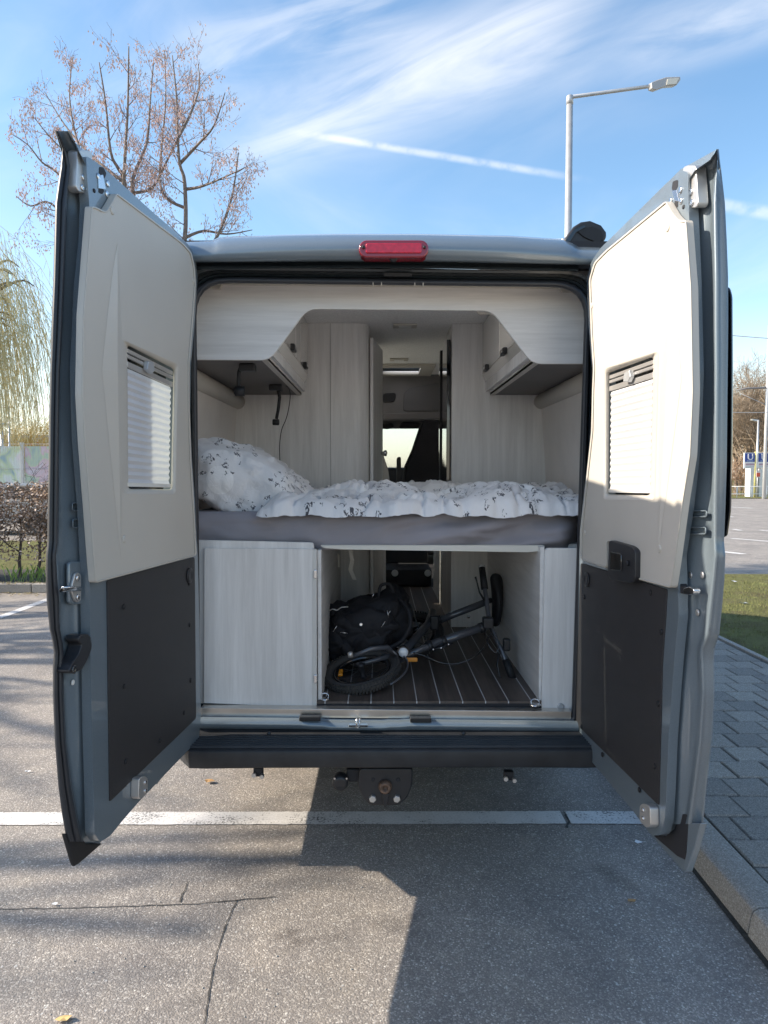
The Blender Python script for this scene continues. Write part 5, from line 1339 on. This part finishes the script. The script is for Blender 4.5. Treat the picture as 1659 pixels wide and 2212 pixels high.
for li, L_ in enumerate(leaders):
    off = rg.uniform(-1.3, 1.3); n_ = len(L_)
    pts = cat([PY(x, y, YT + off * (i / (n_ - 1)) ** 1.3) for i, (x, y) in enumerate(L_)], 4)
    r0 = .046 if L_[0] == (345, 760) else .026
    rad = [r0 * (1 - .9 * i / (len(pts) - 1)) + .004 for i in range(len(pts))]
    tmb.tube(pts, rad, 6)
    acc = 0
    for i in range(1, len(pts) - 1):
        seg = (pts[i + 1] - pts[i]); acc += seg.length
        while acc > .20:
            acc -= .20
            tg = seg.normalized(); a = R(rg.uniform(35, 70)); o = Matrix.Rotation(rg.random() * 6.28, 3, tg) @ tg.orthogonal().normalized()
            if pts[i].z < 4.5 and rg.random() < .5: continue
            branch(bmb, seeds, pts[i], tg * math.cos(a) + o * math.sin(a), rg.uniform(.36, .80) * (1 - .45 * i / len(pts)), min(rad[i] * .55, .010), 1, rg, .30, .6, kids=(0, 5, 2), curl=.22)
tmb.make('trunk', M_BARK, tr_, smooth=True, fix=False); bmb.make('branches', M_TWIG, tr_, fix=False)
sm = MB(); seed_mesh(sm, [s for s in seeds if rg.random() < .20], rg)
so_ = sm.make('seed_clusters', M_SEED, tr_, fix=False); so_['kind'] = 'stuff'

# --- willow on the far left
wt = empty('weeping_willow', (-13.5, 21, 0), 'weeping willow with long yellowish hanging twigs at the far left edge', 'tree')
rg = random.Random(5); wb = MB(); ws = MB()
wb.tube([(-13.5, 21, 0), (-13.4, 21, 2), (-13.1, 21, 4)], [.4, .32, .28], 10)
for i in range(30):
    a = rg.uniform(-.9, .9) if i % 3 else rg.random() * 6.28; rr = rg.uniform(1.0, 2.5)
    top = Vector((-13.1 + math.cos(a) * rr, 21 + math.sin(a) * rr * .8, rg.uniform(5.2, 8.8)))
    p = Vector((-13.1, 21, 4)); mid = p.lerp(top, .5) + Vector((0, 0, .8))
    path = cat([p, mid, top, top + Vector((math.cos(a) * .5, math.sin(a) * .4, -.1))], 4)
    wb.tube(path, [.09 * (1 - .85 * k / (len(path) - 1)) for k in range(len(path))], 5)
    for s_ in range(15):
        q = path[rg.randint(4, len(path) - 1)] + Vector((rg.gauss(0, .45), rg.gauss(0, .45), rg.gauss(0, .3)))
        L_ = min(rg.uniform(1.6, 5.0), q.z - 2.7); 
        if L_ < .8: continue
        d = Vector((math.cos(a) * .25 + rg.gauss(0, .12), math.sin(a) * .2, .15)); pts = [q]; 
        for k in range(7):
            d = (d + Vector((rg.gauss(0, .05), rg.gauss(0, .05), -.5))).normalized(); q = q + d * L_ / 7; pts.append(q)
        ws.tube(pts, .007, 3, caps=False)
        for q in pts[1:]:
            for _ in range(2):
                e = q + Vector((rg.gauss(0, .08), rg.gauss(0, .08), -rg.uniform(.1, .5))); ws.tube([q, e], .005, 3, caps=False)
wb.make('trunk', M_WBARK, wt, smooth=True, fix=False); o = ws.make('hanging_twigs', M_WILL, wt, fix=False); o['kind'] = 'stuff'

# --- hedge
hg = empty('beech_hedge', (-6.5, 10.5, .1), 'clipped brown-leaved beech hedge in the kerbed bed left of the van', 'hedge')
rg = random.Random(21); st_ = MB(); lf1 = MB(); lf2 = MB()
for i in range(24):
    x = -9.6 + i * .27 + rg.gauss(0, .05); p = Vector((x, 10.85 + rg.gauss(0, .1), .1))
    branch(st_, None, p, Vector((rg.gauss(0, .2), rg.gauss(0, .2), 1)), 1.25, .028, 0, rg, .1, 0, kids=(8, 5, 3), curl=.35, spread=(30, 70), ratio=.42, sides=(6, 4, 3, 3))
for i in range(34000):
    x = rg.uniform(-9.8, -3.4); y = rg.gauss(10.85, .22); z = .34 + 1.24 * rg.random() ** .75 + .05 * fbm(x * 3, y * 3)
    if z < .7 and rg.random() < .6: continue
    if fbm(x * 2.6, z * 2.6, y * 2) < -.22: continue
    s = rg.uniform(.014, .03); a = Vector((rg.gauss(0, 1), rg.gauss(0, 1), rg.gauss(0, 1))).normalized(); b = a.orthogonal().normalized() * s * .6; a *= s; c = Vector((x, y, z))
    (lf1 if rg.random() < .6 else lf2).add([c - a, c + b, c + a, c - b], [(0, 1, 2, 3)])
st_.make('stems', M_HSTEM, hg, fix=False); o = lf1.make('brown_leaves', M_HLEAF, hg, fix=False); o['kind'] = 'stuff'; o = lf2.make('pale_leaves', M_HLEAF2, hg, fix=False); o['kind'] = 'stuff'
tg_ = MB()
for cx in (-6.9, -5.35, -5.05, -4.9, -6.2):
    for k in range(16):
        a = rg.random() * 6.28; h = rg.uniform(.14, .30); p = Vector((cx + rg.gauss(0, .10), 10.45 + rg.gauss(0, .03), .1))
        tg_.add([p + Vector((-.0025, 0, 0)), p + Vector((.0025, 0, 0)), p + Vector((math.cos(a) * .05, math.sin(a) * .05, h * .8)), p + Vector((math.cos(a) * .09, math.sin(a) * .09, h))], [(0, 1, 2), (1, 3, 2)])
tag(tg_.make('grass_tufts', mat('tuft_green', (.16, .26, .05), .7), fix=False), 'green grass tufts sprouting under the hedge behind the kerb', 'grass', kind='stuff')

# --- parked car behind hedge
def far_car():
    c = empty('parked_car', (-11, 21, 0), 'silver hatchback parked beyond the hedge, only its wheel and flank glimpsed', 'car')
    prof = [(-13.3, .35), (-13.35, .7), (-13.1, .95), (-12.4, 1.02), (-11.7, 1.42), (-10.2, 1.48), (-9.1, 1.42), (-8.75, 1.0), (-8.7, .4), (-9.35, .32), (-9.5, .55), (-9.72, .66), (-9.95, .66), (-10.15, .55), (-10.25, .32), (-11.9, .32), (-12.0, .55), (-12.2, .66), (-12.45, .66), (-12.65, .55), (-12.75, .32)]
    prism('body', [(x, 20.0, z) for x, z in prof], (0, 1.7, 0), mat('silver_paint', (.42, .43, .45), .3, metal=.5, coat=.8), c, .04)
    prism('side_window', [(-12.1, 19.985, 1.03), (-11.6, 19.985, 1.36), (-10.6, 19.985, 1.41), (-10.6, 19.985, 1.03)], (0, .03, 0), M_GLOSSB, c)
    prism('side_window', [(-10.5, 19.985, 1.03), (-10.5, 19.985, 1.41), (-9.4, 19.985, 1.36), (-9.1, 19.985, 1.03)], (0, .03, 0), M_GLOSSB, c)
    for x in (PY(72, 1118, 19.95).x, -12.33):
        wh = lathe('wheel', (x, 20.18, .33), (0, -1, 0), [(0, .2), (.02, .31), (.2, .325), (.22, .30), (.225, .24)], M_TYRE, c, 28)
        lathe('rim', (x, 19.97, .33), (0, -1, 0), [(0, .235), (.01, .235), (.015, .21), (-.01, .08), (.01, .05)], mat('wheel_trim', (.62, .62, .63), .35, metal=.6), wh, 24)
        for k in range(8):
            a = k * math.pi / 4; lathe('trim_hole', (x + math.cos(a) * .15, 19.962, .33 + math.sin(a) * .15), (0, -1, 0), [(0, .028), (.004, .026)], M_CABD, wh, 10)
far_car()

# --- fence with banners
fe = empty('banner_fence', (-13, 26, 0), 'grey bar fence with green and pink printed banners beyond the hedge', 'fence')
YFe = 26
zt_ = PY(50, 955, YFe).z; zb_ = .2
xp = [PY(48, 990, YFe).x + 2.5 * k for k in (-1, 0, 1, 2)]
for x in xp: box('post', x - .05, x + .05, YFe - .05, YFe + .05, .0, zt_ + .05, M_GALV, fe, .005)
def banner_mat(name, cols, sc):
    m, t, b, pos = newmat(name, .6)
    n = tnoise(t, pos, sc, 2, .5, 1.5, (1, 0, .7)); c = ramp(t, n, cols); t.links.new(c, b.inputs['Base Color']); return m
bmA = banner_mat('green_banner', [(.35, (.30, .45, .52)), (.45, (.58, .70, .48)), (.55, (.66, .76, .74)), (.65, (.70, .68, .76))], 1.1)
bmB = banner_mat('pink_banner', [(.35, (.35, .50, .54)), (.47, (.56, .68, .52)), (.53, (.68, .52, .60)), (.68, (.70, .66, .76))], 1.3)
for k, x in enumerate(xp[:-1]):
    box('banner', x + .08, x + 2.42, YFe + .03, YFe + .04, zb_ + .3, zt_ - .08, bmA if k % 2 == 0 else bmB, fe, 0)
    rods = MB()
    for i in range(24): xx = x + .1 + i * .1; rods.tube([(xx, YFe, zb_), (xx, YFe, zt_)], .004, 4)
    for z in (zb_ + .02, (zb_ + zt_) / 2 - .3, (zb_ + zt_) / 2 + .42, zt_): rods.tube([(x, YFe - .006, z), (x + 2.5, YFe - .006, z)], .009, 4)
    rods.make('rod_panel', M_GALV, fe)
# --- shop building
sh = empty('shop_building', (-32, 62, 0), 'low white shop building with a red stripe and orange lettering beyond the fence', 'building')
yS = 60; zt2 = PY(50, 938, yS).z; zm = PY(50, 948, yS).z; zl = PY(50, 962, yS).z
box('wall', -45, -20, yS, yS + 14, 0, zm, M_WHITEW, sh, .02)
box('roof_band', -45.2, -19.8, yS - .2, yS + 14, zm, zt2, mat('pale_blue_metal', (.42, .50, .60), .5), sh, .02)
xa = PY(14, 956, yS).x; xb = PY(52, 956, yS).x
box('red_stripe', xa, xb, yS - .05, yS - .01, PY(50, 958, yS).z, PY(50, 955.5, yS).z, mat('sign_red', (.55, .04, .08), .5), sh, 0)
def text(body, loc, size, m, parent, name='lettering', rot=(R(90), 0, 0), ext=.02):
    cu = bpy.data.curves.new(name, 'FONT'); cu.body = body; cu.size = size; cu.extrude = ext
    tmp = bpy.data.objects.new('tmp', cu); col.objects.link(tmp)
    me = bpy.data.meshes.new_from_object(tmp.evaluated_get(bpy.context.evaluated_depsgraph_get())); bpy.data.objects.remove(tmp)
    me.transform(Matrix.Translation(loc) @ Matrix.Rotation(rot[0], 4, 'X'))
    me.name = name; return link(name, me, m, parent)
M_ORS = mat('sign_orange', (.75, .22, .08), .5)
p = PY(58, 963, yS); lathe('logo_disc', PY(64, 957, yS - .05), (0, -1, 0), [(0, .24), (.03, .24)], M_ORS, sh, 20)
p = PY(76, 960, yS - .05); text('We', p, .42, M_ORS, sh)
p = PY(89, 960, yS - .05); text('rk', p, .40, MATS['sign_red'], sh)
# --- bushes golden
RMIN = .010
def twig_bush(name, x, y, z0, rx, rz, n, m, label, rr=.02, sd=1, group=None, cat_='bush'):
    rg = random.Random(sd); root = empty(name, (x, y, z0), label, cat_, group); mb = MB()
    for i in range(n):
        a = rg.random() * 6.28; d = Vector((math.cos(a) * rg.random() * .7, math.sin(a) * rg.random() * .5, 1)).normalized()
        branch(mb, None, Vector((x + rg.gauss(0, rx * .45), y + rg.gauss(0, rx * .3), z0)), d, rz * rg.uniform(.6, 1.0), rr, 0, rg, .12, 0, kids=(5, 5), curl=.3, sides=(4, 3, 3, 3), ratio=.42)
    mb.make('branches', m, root, fix=False)
for k, (px, py_, Y, rx, rz) in enumerate(((10, 938, 48, 1.6, 4.6), (45, 938, 50, 1.5, 4.4), (80, 938, 48, 1.6, 4.9), (110, 938, 49, 1.6, 4.4), (-25, 938, 50, 1.6, 5))):
    p = PY(px, py_, Y)
    twig_bush('golden_bush', p.x, Y, .5, rx, rz, 26, M_GOLD, ('golden-twigged bush right of the slim lamp post, leftmost of those in view', 'golden bush at the middle of the row above the red stripe', 'golden bush above the orange lettering', 'golden bush at the van end of the row', 'golden bush at the far left end of the row')[k], .02, 40 + k, 'golden bushes beyond the fence')
# --- left lamps
def lamp_post(name, px, top, bot, Y, r, headw, label, hh=.12):
    a = PY(px, top, Y); root = empty(name, (a.x, Y, 0), label, 'street lamp')
    tube('pole', [(a.x, Y, 0), (a.x, Y, a.z)], r, M_GALV, root, 8)
    lathe('lamp_head', (a.x, Y, a.z), (0, 0, 1), [(0, .1), (.02, headw), (hh * .6, headw * .9), (hh, headw * .3)], M_GALV, root, 16)
lamp_post('street_lamp', 18, 879, 935, 45, .06, .38, 'slim grey lamp post behind the golden bushes on the left')
lamp_post('street_lamp', 3, 916, 955, 34, .07, .40, 'short lamp post with flat round head at the left picture edge')
cn = empty('shelter_canopy', (-17, 30, 0), 'grey domed canopy roof poking up behind the banner fence', 'canopy')
cp_ = PY(-10, 967, 30); MB().lathe((cp_.x, 30, cp_.z - .15), (0, 0, 1), [(0, 1.0), (.12, .9), (.28, .5), (.33, .05)], 20).make('canopy_roof', mat('grey_canopy', (.25, .25, .27), .6), cn, smooth=True)
tube('canopy_pole', [(cp_.x, 30, 0), (cp_.x, 30, cp_.z)], .05, M_GALV, cn, 8)

# --- big street lamp right
YLm = 12.0
base = PY(1227, 600, YLm); lm = empty('street_lamp', (base.x, YLm, 0), 'tall galvanised street lamp with one long arm rising behind the van roof', 'street lamp')
topp = PY(1231, 200, YLm)
tube('pole', [(base.x - .02, YLm, 0), (base.x - .005, YLm, 4), (topp.x, YLm, topp.z)], [.075, .066, .052], M_GALV, lm, 16)
tube('arm', [topp - Vector((0, 0, .05)), topp + Vector((.03, 0, .0)), PY(1412, 175, YLm - .9)], [.034, .030, .026], M_GALV, lm, 12)
lathe('pole_cap', topp - Vector((0, 0, .12)), (0, 0, 1), [(0, .053), (.001, .058), (.13, .056), (.15, .03)], M_GALV, lm, 16)
hd = [PY(x, y, YLm - .95) for x, y in ((1407, 168), (1418, 163), (1440, 156), (1470, 155), (1471, 162), (1462, 174), (1438, 176), (1418, 184), (1408, 181))]
prism('lamp_head', hd, (0, .16, .05), mat('lamp_grey', (.42, .41, .40), .45, metal=.3), lm, .012)
prism('lamp_glass', [PY(x, y, YLm - .96) for x, y in ((1442, 160), (1467, 158), (1461, 171), (1440, 173))], (0, .01, 0), mat('lamp_cover', (.72, .68, .58), .2), lm, .004)

# --- right-hand far trees
RMIN = .011
def bare_tree(seed, H, sp=1.0):
    rg = random.Random(seed); mb = MB(); t = MB()
    t.tube([(0, 0, 0), (.05, 0, H * .15), (0, .05, H * .3)], [.2, .17, .14], 7)
    for i in range(9):
        a = i * 2.4 + rg.random(); el = rg.uniform(.5, 1.3); d = Vector((math.cos(a) * math.cos(el) * sp, math.sin(a) * math.cos(el), math.sin(el)))
        branch(mb, None, Vector((0, 0, H * rg.uniform(.1, .32))), d, H * rg.uniform(.45, .65), .10, 0, rg, .16, 0, kids=(10, 7, 4), curl=.28, sides=(5, 3, 3, 3), spread=(25, 60), ratio=.42)
    mt = bpy.data.meshes.new('trunk'); mt.from_pydata(t.v, [], t.f); mt.materials.append(M_BARK)
    mb_ = bpy.data.meshes.new('branches'); mb_.from_pydata(mb.v, [], mb.f); mb_.materials.append(M_BTWIG)
    return mt, mb_
def dense_tree(seed, H):
    global RMIN
    RMIN = .004
    rg = random.Random(seed); mb = MB(); t = MB()
    t.tube([(0, 0, 0), (.05, 0, H * .15), (0, .05, H * .35)], [.22, .19, .15], 7)
    for i in range(9):
        a = i * 2.4 + rg.random(); el = rg.uniform(.2, 1.3); d = Vector((math.cos(a) * math.cos(el), math.sin(a) * math.cos(el), math.sin(el)))
        branch(mb, None, Vector((0, 0, H * rg.uniform(.15, .38))), d, H * rg.uniform(.4, .6), .24, 0, rg, .12, 0, kids=(6, 5, 3), curl=.3, sides=(5, 3, 3, 3), spread=(30, 65), ratio=.45)
    mt = bpy.data.meshes.new('trunk'); mt.from_pydata(t.v, [], t.f); mt.materials.append(M_BARK)
    mb_ = bpy.data.meshes.new('branches'); mb_.from_pydata(mb.v, [], mb.f); mb_.materials.append(M_BTWIG)
    return mt, mb_
TA = bare_tree(3, 12); TB = bare_tree(9, 12, 1.2)
def put_tree(name, x, y, s, rz, meshes, label, group):
    r_ = empty(name, (x, y, 0), label, 'tree', group); r_.rotation_euler = (0, 0, rz); r_.scale = (s, s, s)
    for nm, me in zip(('trunk', 'branches'), meshes):
        o = bpy.data.objects.new(nm, me); col.objects.link(o); o.parent = r_
TL_ = ['bare tree nearest the open door edge, front row beyond the road', 'bare tree behind the gap between door edge and left U sign', 'bare tree rising right behind the left blue U sign', 'bare tree behind the pale tram mast at the right edge', 'bare tree just outside the right edge, front row', 'bare tree hidden mostly behind the right van door', 'back-row bare tree seen left of the U signs', 'back-row bare tree above the grey lamp post', 'back-row bare tree beyond the right picture edge']
for k, (px, Y, s) in enumerate(((1590, 66, .98), (1612, 72, .92), (1640, 64, .95), (1662, 70, 1.0), (1690, 66, 1.0), (1560, 74, 1.0), (1600, 80, 1.0), (1628, 78, 1.05), (1675, 82, 1.1))):
    p = PY(px, 1029, Y); put_tree('bare_tree', p.x, Y, s, k * 1.3, TA if k % 2 else TB, TL_[k], 'bare trees beyond the road')
# underwood along the belt
for k, px in enumerate((1588, 1604, 1650, 1672)):
    p = PY(px, 1029, 61); twig_bush('bramble_bush', p.x, 61, 0, 1.4, 3.2, 22, mat('reddish_twigs', (.36, .24, .16), .9), ('reddish bare bush nearest the open van door across the road', 'reddish bare bush just left of the U signs', 'reddish bare bush behind the white kiosk', 'reddish bare bush beyond the tram mast')[k], .02, 70 + k, 'bare bushes under the far trees')
# masts and wires
mp = empty('overhead_line_mast', (PY(1653, 900, 52).x, 52, 0), 'pale steel tram mast at the right picture edge carrying the wires', 'mast')
pb = PY(1650, 1075, 52); pt = PY(1662, 700, 52)
tube('mast_pole', [(pb.x, 52, 0), (pt.x, 52, pt.z)], [.13, .08], mat('pale_mast', (.62, .63, .63), .4, metal=.2), mp, 12)
tube('cantilever_arm', [PY(1592, 841, 52), PY(1612, 837, 52), PY(1700, 834, 52)], [.05, .07, .07], M_CABG, mp, 8)
tube('wire_stay', [PY(1600, 848, 52), PY(1662, 876, 52)], .02, M_GALV, mp, 5)
for (a, b, r_, lab) in (((1500, 716), (1760, 736), .028, 'upper tram wire crossing the sky right of the open door'), ((1500, 888), (1760, 889), .02, 'lower tram wire in front of the far trees on the right')):
    tag(MB().tube([PY(*a, 50), PY((a[0] + b[0]) / 2, (a[1] + b[1]) / 2 + .6, 50), PY(*b, 50)], r_, 5).make('overhead_wire', M_GALV), lab, 'wire')
l2 = empty('street_lamp', (PY(1637, 950, 57).x, 57, 0), 'grey lamp post with short left-pointing head beside the blue station sign', 'street lamp')
q = PY(1638, 906, 57); tube('pole', [(q.x, 57, 0), (q.x, 57, q.z)], [.10, .07], M_GALV, l2, 8); MB().prism([PY(1625, 903, 57), PY(1640, 905, 57), PY(1640, 909, 57), PY(1626, 906, 57)], (0, .3, 0)).make('lamp_head', M_GALV, l2)
# station sign
def usign(px0, px1, pole, label):
    Y = 55; sg = empty('station_sign', (PY(pole, 1040, Y).x, Y, 0), label, 'sign')
    a = PY(px0, 976, Y); b = PY(px1, 1010, Y); hh = a.z - b.z
    box('sign_frame', a.x, b.x, Y, Y + .12, b.z, a.z, M_WHITEW, sg, .01)
    box('blue_panel', a.x + .06, b.x - .04, Y - .02, Y - .002, b.z + hh * .42, a.z - .04, mat('sign_blue', (.015, .05, .26), .35), sg, 0)
    box('route_strip', a.x + .12, b.x - .06, Y - .02, Y - .002, b.z + hh * .2, b.z + hh * .32, mat('strip_mauve', (.42, .30, .34), .5), sg, 0)
    box('lower_strip', a.x + .12, b.x - .06, Y - .02, Y - .002, b.z + hh * .06, b.z + hh * .15, M_GALV, sg, 0)
    text('U', Vector(((a.x + b.x) / 2 - .22, Y - .03, b.z + hh * .55)), .68, M_WHITEW, sg)
    box('name_line', (a.x + b.x) / 2 - .25, (a.x + b.x) / 2 + .25, Y - .03, Y - .021, b.z + hh * .46, b.z + hh * .5, mat('name_blue', (.35, .45, .62), .5), sg, 0)
    c = PY(pole, 975, Y); tube('sign_pole', [(c.x, Y + .02, 0), (c.x, Y + .02, c.z + .05)], .075, mat('mossy_post', (.50, .46, .18), .6), sg, 8)
usign(1608, 1632, 1632.5, 'blue station sign with a white U, left of the two side by side')
usign(1637, 1662, 1664, 'second blue U sign, partly hidden by the pale mast')
for (a, b, t, m2, nm, lab) in ((1621, 1630, 1008, 1066, 'white_column', 'narrow white column standing under the left U sign'), (1641, 1660, 1011, 1062, 'ticket_kiosk', 'white kiosk wall between sign pole and mast')):
    p0 = PY(a, t, 57); p1 = PY(b, t, 57); r_ = box(nm, p0.x, p1.x, 57, 57.8, 0, p0.z, M_WHITEW, None, .03); tag(r_, lab, 'kiosk' if 'kiosk' in nm else 'column')
    if 'kiosk' in nm: pass
nb = empty('notice_board', (PY(1638, 1030, 56).x, 56, 0), 'small red and white notice board on a post under the U signs', 'sign')
p0 = PY(1634, 1014, 56); p1 = PY(1642, 1030, 56); box('board', p0.x, p1.x, 56, 56.05, p1.z, p0.z, M_WHITEW, nb, .005); box('red_poster', p0.x + .02, p1.x - .02, 55.97, 55.99, p1.z + .08, p0.z - .2, mat('poster_red', (.7, .12, .06), .5), nb, 0)
tube('post', [((p0.x + p1.x) / 2, 56.1, 0), ((p0.x + p1.x) / 2, 56.1, p0.z)], .035, M_GALV, nb, 6)
rl = empty('platform_railing', (PY(1600, 1060, 54).x, 54, 0), 'pale two-bar railing along the platform beyond the road', 'railing')
xa_, xb_ = PY(1560, 1060, 54).x, PY(1720, 1060, 54).x
for y_ in (1049, 1065): z = PY(1600, y_, 54).z; tube('rail', [(xa_, 54, z), (xb_, 54, z)], .035, M_WHITEW, rl, 6)
for k in range(6): x = xa_ + (xb_ - xa_) * k / 5; tube('post', [(x, 54, 0), (x, 54, PY(1600, 1049, 54).z)], .035, M_WHITEW, rl, 6)

# --- neighbouring tree left of the frame (throws the dappled shade)
TC = dense_tree(17, 12)
for k, (x, y, sc_, rz, lab) in enumerate(((-13.2, 2.6, .80, .4, 'leafless parking-lot tree nearest the van on its left, casting dappled shade'), (-13.8, 7.0, .82, 2.0, 'second leafless tree left of the van, behind the nearest one'), (-14.0, -1.6, .80, 3.1, 'leafless tree left of and behind the photographer'))):
    put_tree('bare_tree', x, y, sc_, rz, TC, lab, None)

# --- litter and stones
def scrap(name, px, py, z, s, m, label, cat_):
    c = PZ(px, py, z); rg = random.Random(int(px * 7 + py)); k = 7; rim = []
    for i in range(k):
        a = i / k * 6.28; r_ = s * rg.uniform(.55, 1.1); rim.append(Vector((c.x + math.cos(a) * r_, c.y + math.sin(a) * r_ * .6, z + .004 + rg.random() * s * .35)))
    top = Vector((c.x, c.y, z + s * .3)); vs = rim + [top, Vector((c.x, c.y, z + .001))]
    fs = [(i, (i + 1) % k, k) for i in range(k)] + [((i + 1) % k, i, k + 1) for i in range(k)]
    tag(mesh(name, vs, fs, m), label, cat_)
scrap('paper_scrap', 1606, 1305, .10, .07, M_LITTER, 'crumpled white paper scrap lying on the verge grass', 'litter')
scrap('plastic_scrap', 1586, 1257, .10, .06, M_LITTER, 'pale crushed scrap at the far edge of the verge grass', 'litter')
scrap('fallen_leaf', 450, 1690, .004, .035, M_LEAFLIT, 'tan fallen leaf on sunlit asphalt just behind the bumper', 'leaf')
scrap('fallen_leaf', 138, 2203, .004, .028, mat('yellow_leaf', (.6, .42, .18), .8), 'yellow-brown leaf at the bottom left of the asphalt', 'leaf')
scrap('fallen_leaf', 1362, 1918 + 30, .004, .02, M_LEAFLIT, 'small dry leaf on shaded asphalt near the right kerb', 'leaf')
scrap('pale_scrap', 1378, 1722 + 100, .004, .022, M_LITTER, 'small torn white scrap left of the right door foot', 'litter')
scrap('pebble', 118, 1955, .003, .014, M_LITTER, 'small pale stone beside the asphalt crack', 'stone')
scrap('pebble', 60, 1668, .003, .018, M_LITTER, 'pale stone left of the left door on streaky asphalt', 'stone')
gr_ = MB(); rg = random.Random(99)
for i in range(420):
    x = rg.uniform(-1.6, 1.25); y = rg.uniform(1.7, 4.2); s = rg.uniform(.0015, .0045)
    if abs(y - yl) < .07: continue
    a = [Vector((x + math.cos(t) * s, y + math.sin(t) * s, .0015)) for t in (0, 1.3, 2.5, 3.8, 5)]
    gr_.add(a + [Vector((x, y, .0015 + s))], [(i_, (i_ + 1) % 5, 5) for i_ in range(5)])
tag(gr_.make('loose_grit', mat('grit', (.38, .36, .33), .8), fix=False), 'loose pale grit scattered on the asphalt behind the van', 'grit', kind='stuff')

# ground-level things down onto the asphalt datum
KEEP = {'camper_van', 'mattress', 'duvet', 'pillow', 'folding_bicycle', 'backpack', 'charging_cable', 'camera', 'sun'}
for o in list(sc.objects):
    if o.parent is None and o.name not in KEEP: o.location.z -= GZ
